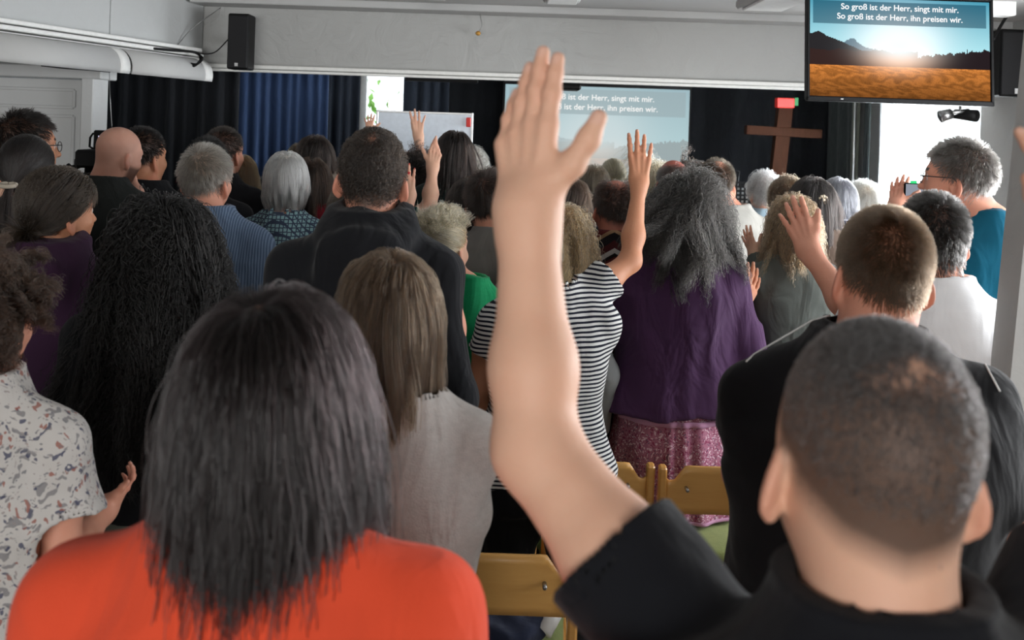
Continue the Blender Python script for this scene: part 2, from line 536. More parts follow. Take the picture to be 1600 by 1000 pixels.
# ------------------------------------------------------------------ hand
def hand_prims(wr, D, N, side, L, fing=None, thumb=None, curl=0.12, fat=1.0):
    """list of (pts, radii) and nail spots. side=+1 right hand, -1 left hand"""
    D = nrm(D); N = nrm(N - np.dot(N, D) * D)
    T = np.cross(D, N) if side > 0 else np.cross(N, D)
    fing = fing or {}
    ang = fing.get('ang', (9, 2, -5, -13)); cu = fing.get('curl', (curl,) * 4)
    kd = (0.49, 0.50, 0.465, 0.41); kt = (0.155, 0.045, -0.065, -0.165); ln = (0.41, 0.46, 0.42, 0.335)
    rr = (0.0092, 0.0094, 0.0088, 0.0076); k = L / 0.19 * fat
    fingers = []; nails = []; palm = []
    for i in range(4):
        K = wr + (D * kd[i] + T * kt[i]) * L
        base = wr + (D * 0.05 + T * kt[i] * 0.55) * L
        palm.append(([base, K], [0.0135 * k, 0.0115 * k]))
        a = math.radians(ang[i]); dr = D * math.cos(a) + T * math.sin(a)
        pts = [K]; p = K; th = 0.0
        for seg, fr in enumerate((0.46, 0.30, 0.24)):
            th += cu[i] * (0.8, 1.5, 1.0)[seg]
            p = p + (dr * math.cos(th) + N * math.sin(th)) * (ln[i] * L * fr); pts.append(p)
        r = rr[i] * k
        fingers.append((pts, [r * 1.10, r * 1.0, r * 0.92, r * 0.78]))
        nails.append((p - (N * math.cos(th) - dr * math.sin(th)) * r * 0.7, r * 0.85))
    ta, tc, tn = thumb or (38, 0.0, 0.25)     # angle out from the palm, outer joint bend, towards palm normal
    a = math.radians(ta); td = D * math.cos(a) + T * math.sin(a) + N * tn * 0.5; td = nrm(td)
    b0 = wr + (D * 0.10 + T * 0.10) * L + N * 0.004
    b1 = b0 + nrm(td * 0.9 + T * 0.15) * 0.245 * L
    a2 = math.radians(ta - tc); t2 = nrm(D * math.cos(a2) + T * math.sin(a2) + N * tn * 0.4)
    b2 = b1 + nrm(td + t2) * 0.175 * L; b3 = b2 + t2 * 0.135 * L
    th_ = ([b0, b1, b2, b3], [0.0165 * k, 0.0125 * k, 0.0108 * k, 0.0088 * k])
    nails.append((b3 - N * 0.006, 0.0085 * k))
    return palm, fingers, th_, nails, (D, N, T)

def arm_sdf(P, S, E, Wr, hp, ra, k=1.0):
    up = chain(P, [S, S * 0.55 + E * 0.45, E], [ra[0], ra[1], ra[2]], 0.03)
    mid = E * 0.68 + Wr * 0.32
    fo = chain(P, [E, mid, Wr * 0.93 + E * 0.07, Wr], [ra[2] * 0.96, ra[3], ra[4] * 0.96, ra[4]], 0.03)
    d = smin(up, fo, 0.025)
    palm, fingers, th, nails, fr = hp
    pm = None
    for pts, r in palm:
        c = cap(P, pts[0], pts[1], r[0], r[1]); pm = c if pm is None else smin(pm, c, 0.012)
    d = smin(d, pm, 0.03)
    t = chain(P, th[0], th[1], 0.010)
    d = smin(d, t, 0.016)
    for i, (pts, r) in enumerate(fingers):
        c = chain(P, pts, r, 0.004)
        # knuckle swellings
        c = smin(c, cap(P, pts[1], pts[1] + (pts[2] - pts[1]) * 0.05, r[1] * 1.08), 0.004)
        d = smin(d, c, 0.0045)
    return d

# ------------------------------------------------------------------ hair
def make_hair(name, st, root, C, R, kh, fem, s, shz, skin_pts=None, parent=None, shw=0.2):
    """strands grown from the scalp, bent by gravity and kept off the head, neck and shoulders"""
    n = int(st.get('n', 3500)); L = st['L']; r0 = st.get('r', 0.0006)
    rg = np.random.default_rng(st.get('seed', 1) + int(s * 10)); fh = skin_pts
    m = int(n * 3.0)
    v = rg.normal(size=(m, 3)); v /= np.linalg.norm(v, axis=1, keepdims=True)
    p = CR_C + np.array((0, 0, -0.012)) + v * (CR_R + np.array((0.0, 0.0, 0.014)))
    for _ in range(3):
        d0 = fh(((p * kh) @ R.T + C).astype(f32)) / kh
        nr = (p - CR_C); nr /= np.linalg.norm(nr, axis=1, keepdims=True)
        p = p - nr * d0[:, None] * 0.9
    hl = hairline(p, st.get('nape', -0.070), st.get('temple', 0.0), st.get('top', 0.078))
    keep = (hl + rg.uniform(-1, 1, m) * (0.006 if L > 0.05 else 0.013) > 0) & ~((p[:, 2] < -0.045) & (p[:, 1] > -0.048))
    if 'bald' in st:
        bc, br, soft = st['bald']; dd = np.linalg.norm((p - np.array(bc)) / np.array(br), axis=1)
        keep &= dd > 1 + rg.uniform(-soft, soft * 1.0, m)
    p = p[keep][:n]; n = len(p)
    nr = (p - CR_C) / CR_R**2; nr /= np.linalg.norm(nr, axis=1, keepdims=True)
    flow = st.get('flow', 'whorl')
    u1 = rg.uniform(size=n); g1 = rg.normal(size=(n, 3))
    if flow == 'whorl':
        cw = np.array(st.get('crown', (0.0, -0.075, 0.095)))
        t = p - cw; sw = np.cross(nr, t); t = t + st.get('swirl', 0.5) * sw / (1 + np.linalg.norm(t, axis=1, keepdims=True) * 25)
        if st.get('down', 0): t = t + np.array((0, 0, -st['down'] * 0.05))
    elif flow == 'part':
        px = st.get('part', 0.01)
        t = np.stack([np.sign(p[:, 0] - px) * 1.0 + (p[:, 0] - px) * 6, -0.55 - 6 * np.clip(p[:, 1] - 0.02, -0.1, 0.05) * 0 + 0 * p[:, 0], -0.6 + 0 * p[:, 0]], 1)
        bk = np.clip((-p[:, 1] - 0.0) / 0.05, 0, 1)[:, None]
        t = t * (1 - bk * 0.93) + np.array((0, -0.3, -1.0)) * bk
        rad_ = p - np.array((px, -0.035, 0.12)); rad_ /= np.linalg.norm(rad_, axis=1, keepdims=True) + 1e-6
        wf = np.clip((p[:, 1] - 0.0) / 0.05, 0, 1)[:, None]
        t = t * wf + rad_ * (1 - wf) * 1.5
        cw = None
    elif flow == 'back':
        t = np.stack([0 * p[:, 0], -1 + 0 * p[:, 0], -0.35 + 0 * p[:, 0]], 1)
    elif flow == 'target':
        t = np.array(st['target']) - p
    elif flow == 'up':
        t = np.stack([p[:, 0] * 4, p[:, 1] * 3 - 0.1, 0.8 + 0 * p[:, 0]], 1)
    t = t - nr * np.sum(t * nr, 1, keepdims=True)
    t /= np.linalg.norm(t, axis=1, keepdims=True) + 1e-6
    d = t + nr * (st.get('lift', 0.3) * (0.6 + 0.8 * u1))[:, None] + g1 * st.get('jit', 0.12)
    d /= np.linalg.norm(d, axis=1, keepdims=True)
    ns = st.get('seg', 7)
    Ls = L * (1 + rg.uniform(-1, 1, n) * st.get('lvar', 0.2))
    if 'topL' in st:
        w = np.clip((p[:, 2] - 0.0) / 0.09, 0, 1); Ls = Ls * (1 + (st['topL'] - 1) * w)
    if 'cut' in st: pass
    ds = (Ls / ns)[:, None]
    vol = st.get('vol', (0.002, 0.012)); lay = (vol[0] + (vol[1] - vol[0]) * rg.uniform(size=n) ** 0.8)[:, None]
    pts = [p - nr * 0.002]; q = p.copy(); grav = st.get('grav', 0.25)
    ncl = st.get('clumps', 60)
    cc = p[rg.integers(0, n, ncl)]
    cl = np.argmin(((p[:, None, :] - cc[None]) ** 2).sum(2), 1) if n * ncl < 6e6 else rg.integers(0, ncl, n)
    cn = rg.normal(size=(ncl, 3)) * st.get('clump_dir', 0.06)
    cn2 = rg.normal(size=(ncl, 3)) * st.get('clump_dir', 0.06)
    reached = np.zeros(n, bool)
    tgt = np.array(st.get('target', (0, 0, 0)), float)
    shl = st.get('collide_body', True)
    zs = (shz - C[2]) / kh
    for k in range(ns):
        fr = k / ns
        dd = d + np.array((0, 0, -grav)) * min(1.0, ds.mean() / 0.012) + cn[cl] * (1 - fr) + cn2[cl] * fr + rg.normal(size=(n, 3)) * st.get('frizz', 0.03)
        if flow == 'target':
            to = tgt - q; dist = np.linalg.norm(to, axis=1)
            reached |= dist < st.get('treach', 0.016)
            to /= dist[:, None] + 1e-6
            tail = np.array(st.get('tail', (0, -0.2, -1))) + g1 * st.get('tailspread', 0.15)
            dd = np.where(reached[:, None], dd * 0.5 + tail, dd * 0.15 + to)
        if 'inward' in st and fr > 0.55:   # bobbed ends turn in to the neck
            ax = q * np.array((1, 1, 0)) - np.array((0, -0.02, 0)); ax /= np.linalg.norm(ax, axis=1, keepdims=True) + 1e-6
            dd = dd - ax * st['inward']
        dd /= np.linalg.norm(dd, axis=1, keepdims=True) + 1e-9
        qn = q + dd * ds
        rr = CR_R + np.array((0, 0, 0.004)) + lay
        a = (qn - CR_C) / rr; la = np.linalg.norm(a, axis=1, keepdims=True)
        qn = np.where(la < 1, CR_C + rr * a / (la + 1e-9), qn)
        if L > 0.07 and flow != 'target':
            c2 = np.array((0, 0.0, -0.03)); r2 = np.array((0.060, 0.068, 0.075)) + lay
            a = (qn - c2) / r2; la = np.linalg.norm(a, axis=1, keepdims=True)
            qn = np.where(la < 1, c2 + r2 * a / (la + 1e-9), qn)
        # neck
        below = (qn[:, 2] < -0.04) & (L > 0.07)
        xy = qn[:, :2] - np.array((0, -0.03)); lx = np.linalg.norm(xy, axis=1); nrad = 0.058 + lay[:, 0] * 0.7
        mm = below & (lx < nrad); qn[mm, :2] = np.array((0, -0.03)) + xy[mm] / (lx[mm, None] + 1e-9) * nrad[mm, None]
        if shl and L > 0.12:
            c3 = np.array((0, -0.035, zs - 0.13)); r3 = np.array((shw * 0.98, 0.130, 0.165)) / kh * 1.0 + lay * 0.8
            a = (qn - c3) / r3; la = np.linalg.norm(a, axis=1, keepdims=True)
            # push outwards mainly backwards / forwards so the hair lies on the cloth
            qp = c3 + r3 * a / (la + 1e-9)
            qn = np.where(la < 1, qp, qn)
        if s > 500 and L < 0.09:      # keep short hair proud of the real scalp
            dh_ = fh(((qn * kh) @ R.T + C).astype(f32))[:, None] / kh
            nn_ = (qn - CR_C) / CR_R**2; nn_ /= np.linalg.norm(nn_, axis=1, keepdims=True)
            qn = qn + nn_ * np.maximum(0, lay * 0.6 + 0.0006 * (k + 1) - dh_)
        d = qn - q; d /= np.linalg.norm(d, axis=1, keepdims=True) + 1e-9
        q = qn; pts.append(q.copy())
    A = np.stack(pts, 1)           # n, ns+1, 3
    if st.get('curl', 0) > 0:
        e1 = rg.normal(size=(ncl, 3)); e1 /= np.linalg.norm(e1, axis=1, keepdims=True); e2 = rg.normal(size=(ncl, 3)); e2 /= np.linalg.norm(e2, axis=1, keepdims=True)
        ph = rg.uniform(0, 6.28, ncl)[cl] + rg.normal(size=n) * 0.35
        ss = np.linspace(0, 1, ns + 1)[None] * Ls[:, None]
        rampv = np.clip(ss / 0.03, 0, 1) * st['curl'] * (0.7 + 0.6 * rg.uniform(size=n))[:, None]
        w = 2 * math.pi / st.get('cwl', 0.03)
        A = A + (np.cos(ph[:, None] + ss * w) * rampv)[..., None] * e1[cl][:, None] + (np.sin(ph[:, None] + ss * w) * rampv)[..., None] * e2[cl][:, None]
    if 'clipz' in st:   # blunt cut: strands end at a common level
        zc = st['clipz']
        A[:, :, 2] = np.maximum(A[:, :, 2], zc + rg.normal(size=n)[:, None] * 0.006)
    # clump towards guide
    cs_ = st.get('clump', 0.25)
    if cs_ > 0:
        mean = np.zeros((ncl, ns + 1, 3)); cntc = np.bincount(cl, minlength=ncl)[:, None, None]
        np.add.at(mean, cl, A); mean /= np.maximum(cntc, 1)
        w = (np.linspace(0, 1, ns + 1) ** 1.3 * cs_)[None, :, None]
        A = A * (1 - w) + mean[cl] * w
    G = (A.reshape(-1, 3) * kh) @ R.T + C
    hc = bpy.data.hair_curves.new(name); hc.add_curves([ns + 1] * n)
    hc.attributes['position'].data.foreach_set('vector', G.astype(f32).ravel()) if 'position' in hc.attributes else hc.position_data.foreach_set('vector', G.astype(f32).ravel())
    ra = hc.attributes.get('radius') or hc.attributes.new('radius', 'FLOAT', 'POINT')
    tp = np.linspace(0, 1, ns + 1); rad = (r0 * (1 - 0.75 * tp ** 2))[None] * (0.7 + 0.6 * rg.uniform(size=n))[:, None]
    ra.data.foreach_set('value', rad.astype(f32).ravel())
    hc.materials.append(hair_mat(st['c'], st.get('c2'), st.get('rough', 0.38)))
    o = bpy.data.objects.new(name, hc); COL.objects.link(o)
    if parent is not None: o.parent = parent
    return o

# ------------------------------------------------------------------ person
FAIR = lin((222, 178, 152)); PINK = lin((214, 156, 132)); TAN = lin((196, 140, 108)); PALE = lin((222, 178, 155)); BROWN = lin((150, 98, 72))
NPERS = [0]
def person(label, hx, hy, s, fem=False, sh=0.40, yaw=0, hyaw=0, hroll=0, hpitch=0, skin=FAIR, hair=None, beard=None,
           top=None, low=None, armL=None, armR=None, bxp=None, kh=None, lean=0.0, deep=1.0, hide_low=False, wide=1.0, group='standing congregation', ears=1.0, fwd=0.03):
    NPERS[0] += 1; seed = NPERS[0] * 17
    d = F / s; Tp = W(hx, hy, d)
    kh = kh or (0.94 if fem else 1.0)
    hr = math.radians
    Rh = rotz(hr(-yaw - hyaw)) @ roty(hr(hroll)) @ rotx(hr(hpitch))
    hthick = 0.0
    if hair: hthick = hair.get('topt', min(0.012, hair['L'] * 0.3))
    topdir = Rh @ np.array((0, -0.012, 0.118 * kh))
    Cw = Tp - topdir * 1.0 - np.array((0, 0, hthick))
    h = Tp[2]
    Rb = rotz(hr(-yaw))
    fwdv = Rb @ np.array((0, fwd, 0))
    rootx = Cw[0] - fwdv[0] if bxp is None else W(bxp, hy + 0.3 * s, d)[0]
    root = np.array((rootx, Cw[1] - fwdv[1], 0.0))
    ob = empty('person', root, label, 'person', group)
    C = Cw - root
    zn = C[2] - 0.120 * kh            # base of neck
    zsh = zn - 0.108                   # shoulder joint
    hs = h / 1.75
    zhip = 0.90 * hs
    shx = sh / 2 - 0.035
    rf = 0.85 if fem else 1.0
    fat = wide
    def w2l(P): return (P @ Rb.astype(f32))       # world-relative -> body frame
    def B(x, y, z): return Rb @ np.array((x, y, z), float)
    # torso profile
    tw = [(zhip - 0.08, .165, .115), (zhip, .17 if not fem else .178, .115), (zhip + .12, .150, .105), (zn - .36, .150 if not fem else .138, .108),
          (zn - .24, .168 if not fem else .155, .118), (zn - .16, .160, .112), (zn - .115, .135, .10), (zn - .06, .095, .08), (zn + .02, .055, .055)]
    kx = sh / 0.40 * fat
    def torso(P, grow, kz=1.0, zlo=None):
        q = w2l(P); z = q[:, 2]
        zz = np.array([t[0] for t in tw]); wx = np.interp(z, zz, [t[1] * kx for t in tw]) + grow; wy = np.interp(z, zz, [t[2] * deep * fat for t in tw]) + grow
        cy = np.interp(z, (zhip, zn - .25, zn - .05, zn + .02), (0.0, -0.012, -0.012, 0.0))
        x = np.abs(q[:, 0]) / wx; y = np.abs(q[:, 1] - cy) / wy
        k0 = (x ** 2.3 + y ** 2.3) ** (1 / 2.3)
        dd = (k0 - 1) * np.minimum(wx, wy)
        dd = np.maximum(dd, z - (zn + .02 + grow * .5))
        return np.maximum(dd, (zhip - 0.10 if zlo is None else zlo) - z)
    Sj = {-1: B(-shx, 0, zsh), 1: B(shx, 0, zsh)}
    arms = {}; rbody = {}
    ab = 1.0 * hs
    for side, spec in ((-1, armL), (1, armR)):
        S = Sj[side]; fg = None; th = None; curl = 0.25; raf = 1.0
        vis = False
        if spec is None or spec == 'fold':
            E = S + B(side * 0.045, -0.03, -0.285 * ab); Wr = E + B(-side * 0.06, 0.21, 0.02); tip = Wr + B(-side * 0.10, 0.12, 0.04); N = B(-side * 1, 0, -0.3)
        elif spec == 'down':
            E = S + B(side * 0.05, -0.02, -0.29 * ab); Wr = E + B(side * 0.0, 0.06, -0.25 * ab); tip = Wr + B(0, 0.04, -0.17); N = B(-side, 0, 0)
        else:
            vis = True
            (ex, ey, ed), (wx_, wy_, wd), (tx, ty, td) = spec['E'], spec['W'], spec['T']
            E = W(ex, ey, d + ed) - root; Wr = W(wx_, wy_, d + wd) - root; tip = W(tx, ty, d + td) - root
            N = np.array(spec.get('N', (0, 1, 0)), float); fg = spec.get('f'); th = spec.get('th'); curl = spec.get('curl', 0.12); raf = spec.get('fat', 1.0)
            if 'S' in spec: S = W(*spec['S'][:2], d + spec['S'][2]) - root; Sj[side] = S
        L = np.linalg.norm(tip - Wr) if (vis and spec.get('fit', True)) else 0.185 * rf ** 0.5
        hp = hand_prims(Wr, tip - Wr, N, side, L, fg, th, curl, fat=raf * (0.92 if fem else 1.0))
        q = raf * (0.86 if fem else 1.0)
        ra = (0.055 * q, 0.050 * q, 0.040 * q, 0.0415 * q, 0.0275 * q)
        if vis and 'ra' in spec: ra = spec['ra']
        arms[side] = (S, E, Wr, hp, ra, vis, spec)
        rbody[side] = tuple(v_ * (0.84 if i_ < 4 else 1.0) for i_, v_ in enumerate(ra)) if (top and top.get('sleeve') in ('long', 'three')) else (ra[0] * .86,) + tuple(ra[1:])
    # ---- body: head, torso with legs, and both arms: one mesh
    voxh = float(np.clip(1.8 / s, 0.0036, 0.0065))
    hair_c = np.array(lin(hair['c'])) * hair.get('scalp', 0.55) if hair else np.array((0.1, 0.07, 0.05))
    neck_r = 0.050 if fem else 0.060
    nk = hair.get('neck', 1.0) if hair else 1.0
    Rf = Rh.astype(f32); Cf = C.astype(f32)
    nb = B(0, -0.01, zn - 0.05)
    def fhead(P):
        q = ((P - Cf) @ Rf) / kh
        dh = head_sdf(q, fem, ears) * kh
        n0 = C + Rh @ np.array((0, -0.022, -0.035)) * kh
        dn = cap(P, n0, nb, neck_r * nk * 0.97, neck_r * nk * 1.08)
        dn = smin(dn, cap(P, B(0, -0.015, zn - 0.0), B(0.07, -0.01, zn - 0.075), 0.036, 0.02), 0.03)
        dn = smin(dn, cap(P, B(0, -0.015, zn - 0.0), B(-0.07, -0.01, zn - 0.075), 0.036, 0.02), 0.03)
        return smin(dh, dn, 0.028)
    def fhead0(P):
        q = ((P - Cf) @ Rf) / kh
        n0 = C + Rh @ np.array((0, -0.022, -0.035)) * kh
        return smin(head_sdf(q, fem, 0) * kh, cap(P, n0, nb, neck_r * nk * 0.97, neck_r * nk * 1.08), 0.028)
    lo = C - 0.13 * kh; hi = C + 0.13 * kh; lo[2] = zn - 0.12; lo[0] -= 0.02; hi[0] += 0.02; hi[2] = C[2] + 0.14
    lo = np.minimum(lo, (-0.13, -0.13, zn - 0.12)); hi = np.maximum(hi, (0.13, 0.13, 0))
    V1, Q1 = sdf_mesh(fhead, lo, hi, voxh)
    q1 = ((V1 - C) @ Rh) / kh
    hm = None
    if hair:
        hl = hairline(q1, hair.get('nape', -0.070), hair.get('temple', 0.0), hair.get('top', 0.078))
        hm = np.clip(hl / 0.028 + 0.15, 0, 1) * hair.get('mask', 0.92) * (np.abs(q1[:, 0]) < 0.0815)
        if 'bald' in hair:
            bc, br, soft = hair['bald']; dd = np.linalg.norm((q1 - np.array(bc)) / np.array(br), axis=1)
            hm = hm * np.clip((dd - 1 + soft) / (2 * soft), 0, 1)
    C1 = head_color(q1, V1, skin, hair_c, hm, beard=(lin(beard) if beard else None))
    fv = 0.02
    def fbody(P):
        dd = torso(P, -0.004)
        for sd in (-1, 1):
            hipj = B(sd * 0.092, 0, zhip - 0.02); kn = B(sd * 0.10, 0.015, 0.49 * hs); an = B(sd * 0.105, -0.02, 0.09)
            dd = smin(dd, chain(P, [hipj, kn, an], [0.082 * kx, 0.055, 0.040], 0.03), 0.05)
            dd = smin(dd, cap(P, B(sd * 0.105, -0.03, 0.045), B(sd * 0.12, 0.15, 0.032), 0.038, 0.03), 0.02)
        return dd
    V2, Q2 = sdf_mesh(fbody, (-0.30, -0.26, -0.005), (0.30, 0.26, zn + 0.04), fv, B=5)
    parts = [(V1, Q1, C1), (V2, Q2, np.tile(skin, (len(V2), 1)))]
    for sd in (-1, 1):
        S, E, Wr, hp, ra, vis, spec = arms[sd]
        va = float(np.clip(1.6 / s, 0.0025, 0.0045)) if vis else 0.009
        if s > 1800: va = 0.0028
        ptsb = [S, E, Wr] + [x for f_ in hp[1] for x in f_[0]] + list(hp[2][0])
        lo = np.min(ptsb, 0) - 0.06; hi = np.max(ptsb, 0) + 0.06
        Va, Qa = sdf_mesh(lambda P: arm_sdf(P, S, E, Wr, hp, rbody[sd]), lo, hi, va)
        Ca = np.tile(np.array(skin), (len(Va), 1)); red = np.array((0.62, 0.22, 0.15))
        for f_ in hp[1]:
            for pt in f_[0][:3]:
                w = np.exp(-(np.linalg.norm(Va - pt, axis=1) / 0.012) ** 2)[:, None] * 0.28; Ca = Ca * (1 - w) + red * w
        for (c, r) in hp[3]:
            m = np.linalg.norm(Va - c, axis=1) < r
            Ca[m] = spec['nail'] if (vis and 'nail' in spec) else Ca[m] * 0.7 + np.array((0.75, 0.5, 0.45)) * 0.3
        if vis:   # tendons and back-of-hand relief
            D_, N_, T_ = hp[4]
            for (pts, r) in hp[0]:
                a = pts[0] - N_ * 0.012; b = pts[1] - N_ * 0.010
                dist = cap(Va.astype(f32), a, b, 0.0)
                lift = np.exp(-(dist / 0.0045) ** 2) * 0.0016
                Va = Va - (N_ * 1.0)[None] * lift[:, None]
        parts.append((Va, Qa, Ca))
    V, Q, Cc = join(parts)
    mesh_np('body', V, Q, SKIN, ob, col=Cc)
    # ---- garments
    def garment(name, spec, key):
        lng = spec.get('hem', zhip - 0.05); grow = spec.get('grow', 0.018)
        sl = spec.get('sleeve', 'short'); mat = spec['m']; neck = spec.get('neck', 'crew')
        vox = spec.get('vox', float(np.clip(3.2 / s, 0.0065, 0.0125)))
        flare = spec.get('flare', 0.0)
        sleeves = []
        for sd in (-1, 1):
            S, E, Wr, hp, ra, vis, aspec = arms[sd]
            sr_ = spec.get('sr', 0.018)
            if sl == 'short': f_ = spec.get('sfrac', 0.62); sleeves.append(([S - B(sd * .018, 0, .012), S + (E - S) * f_], [ra[0] + sr_ - .008, ra[1] + sr_ * spec.get('cuffw', 1.5)], nrm(E - S), S + (E - S) * f_))
            elif sl in ('long', 'three'):
                f_ = 0.96 if sl == 'long' else 0.62
                sleeves.append(([S - B(sd * .018, 0, .012), E, E + (Wr - E) * f_], [ra[0] + sr_ - .008, ra[2] + sr_ * 1.1, (ra[4] if sl == 'long' else ra[3]) + sr_ * 0.8], nrm(Wr - E), E + (Wr - E) * f_))
        cutz = zn + spec.get('ncut', 0.012)
        ncen = B(0, -0.008, 0)
        def f(P):
            q = w2l(P)
            dd = torso(P, grow, zlo=lng)
            if flare: 
                t = np.clip((zn - 0.25 - q[:, 2]) / 0.5, 0, 1) * flare
                dd = dd - t
            dd = smin(dd, cap(P, B(-shx * 0.98, -0.005, zsh - 0.008), B(shx * 0.98, -0.005, zsh - 0.008), 0.040 + grow * 0.7), 0.05)
            dd = smin(dd, cap(P, B(0, -0.02, zn - 0.008), B(shx * 0.97, -0.01, zsh + 0.010), 0.030 + grow * .8, 0.034 + grow * .6), 0.03)
            dd = smin(dd, cap(P, B(0, -0.02, zn - 0.008), B(-shx * 0.97, -0.01, zsh + 0.010), 0.030 + grow * .8, 0.034 + grow * .6), 0.03)
            dd = np.maximum(dd, lng - q[:, 2] + 0.008 * np.sin(q[:, 0] * 22 + seed))
            for pts, r, dirn, end in sleeves:
                c = np.maximum(cap(P, pts[-2], pts[-1], r[-2], r[-1]), (P - end.astype(f32)) @ dirn.astype(f32))
                if len(pts) == 3: c = smin(c, cap(P, pts[0], pts[1], r[0], r[1]), 0.035)
                dd = smin(dd, c, 0.045)
            dd = dd + wrinkle(P, spec.get('wr', 0.0045), seed + 3, spec.get('fz', 1.0))
            # neckline opening
            if neck in ('crew', 'polo', 'wide', 'v'):
                rn = (neck_r * nk + 0.006) if neck != 'wide' else 0.085
                op = cap(P, B(0, 0.0, zn - 0.012 if neck != 'wide' else zn - 0.03), B(0, 0.02, zn + 0.3), rn)
                dd = np.maximum(dd, -op)
                ring = cap_ring(P, B(0, -0.004, zn + 0.006), rn + 0.004, 0.0075, Rb) if neck != 'wide' else None
                if ring is not None: dd = smin(dd, ring, 0.006)
            if neck == 'polo':
                r1 = np.hypot(q[:, 0], q[:, 1] + 0.004) ; zz = q[:, 2] - zn
                wall = np.abs(r1 - (neck_r * nk + 0.010 + 0.10 * np.clip(0.03 - zz, 0, 0.06))) - 0.004
                wall = np.maximum(wall, np.abs(zz - 0.012) - 0.026); wall = np.maximum(wall, q[:, 1] - 0.05)
                dd = smin(dd, wall, 0.006)
            if neck == 'hood':
                hd = ring_e(P, B(0, -0.045, zn + 0.000), 0.088, 0.080, 0.028, Rb, tilt=0.5)
                hd = smin(hd, ell(P @ Rb.astype(f32), (0, -0.125, zn - 0.075), (0.105, 0.036, 0.085)), 0.04)
                hd = smin(hd, ring_e(P, B(0, -0.02, zn + 0.028), 0.078, 0.075, 0.020, Rb, tilt=0.35), 0.02)
                hd = hd + wrinkle(P, 0.005, seed + 9, 2.0, 1.2)
                dd = smin(dd, hd, 0.035)
                op = cap(P, B(0, 0.02, zn - 0.01), B(0, 0.03, zn + 0.3), neck_r + 0.008, neck_r + 0.03); dd = np.maximum(dd, -op)
            if neck == 'high':
                dd = smin(dd, ring_e(P, B(0, -0.008, zn + 0.03), neck_r + 0.004, neck_r + 0.004, 0.014, Rb), 0.01)
            for pts, r, dirn, end in sleeves:      # hollow cuff
                if sl == 'short':
                    inn = cap(P, end - dirn * 0.005, end + dirn * 0.03, r[-1] - max(0.010, 1.7 * vox)); dd = np.maximum(dd, -inn)
            return dd
        allp = [B(-sh / 2 - .08, -.2, lng), B(sh / 2 + .08, .2, zn + .1), B(-sh / 2 - .08, .2, lng), B(sh / 2 + .08, -.2, lng)]
        for pts, r, _, _ in sleeves: allp += list(pts)
        lo = np.min(allp, 0) - 0.09; hi = np.max(allp, 0) + 0.09; lo[2] = max(0.3, min(lng - 0.03, lo[2])); 
        Vg, Qg = sdf_mesh(f, lo, hi, vox)
        return mesh_np(name, Vg, Qg, mat, ob)
    g = None
    if top: g = garment(top.get('name', 'shirt'), top, 't')
    low = low or dict(m=JEANS)
    if low.get('kind') == 'skirt':
        zw = low.get('waist', zhip + 0.12); zb = low.get('hem', 0.35)
        def fs(P):
            q = w2l(P); z = q[:, 2]; t = np.clip((zw - z) / (zw - zb), 0, 1)
            a = np.arctan2(q[:, 0], q[:, 1]); r_ = 0.15 * kx + 0.085 * t ** 0.8 + np.sin(a * 15 + 2 * np.sin(a * 4)) * (0.002 + 0.010 * t)
            return np.maximum(np.maximum((np.hypot(q[:, 0], q[:, 1] * 1.25) - r_) * 0.8, zb - z), z - zw)
        Vg, Qg = sdf_mesh(fs, (-.32, -.3, zb - .02), (.32, .3, zw + .02), 0.0085)
        mesh_np('skirt', Vg, Qg, low['m'], ob)
    else:
        def ft(P):
            dd = torso(P, 0.006, zlo=zhip - 0.12); q = w2l(P); dd = np.maximum(dd, q[:, 2] - (zhip + 0.10))
            for sd in (-1, 1):
                hipj = B(sd * 0.092, 0, zhip - 0.02); kn = B(sd * 0.10, 0.01, 0.49 * hs); an = B(sd * 0.105, -0.02, 0.06)
                dd = smin(dd, chain(P, [hipj, kn, an], [0.095 * kx, 0.075, 0.068], 0.03), 0.04)
            return np.maximum(dd, 0.045 - q[:, 2]) + wrinkle(P, 0.004, seed, 2.5)
        Vg, Qg = sdf_mesh(ft, (-.32, -.28, .0), (.32, .28, zhip + .12), low.get('vox', 0.017 if s < 700 else 0.02), B=5)
        mesh_np(low.get('name', 'trousers'), Vg, Qg, low['m'], ob)
    for sd in (-1, 1):
        def fsh(P):
            c = cap(P, B(sd * 0.105, -0.035, 0.047), B(sd * 0.125, 0.16, 0.038), 0.046, 0.038); return np.maximum(c, -P[:, 2] + 0.002)
        Vs, Qs = sdf_mesh(fsh, B(sd * 0.11, 0.06, 0) - np.array((.12, .18, 0.0)), B(sd * 0.11, 0.06, 0) + np.array((.12, .18, .12)), 0.016, B=5)
        mesh_np('shoe', Vs, Qs, SHOE, ob)
    if hair and hair.get('n', 1) > 0:
        hs_ = hair if isinstance(hair.get('sets'), list) else None
        make_hair('hair', hair, root, C, Rh, kh, fem, s, zsh, fhead0, parent=ob, shw=sh / 2)
        if 'extra' in hair:
            e = dict(hair); e.pop('extra'); e.update(hair['extra']); make_hair(e.get('pname', 'hair'), e, root, C, Rh, kh, fem, s, zsh, fhead0, parent=ob, shw=sh / 2)
    return dict(ob=ob, C=C, R=Rh, kh=kh, root=root, B=B, zn=zn, d=d, arms=arms, zsh=zsh, garment=g)

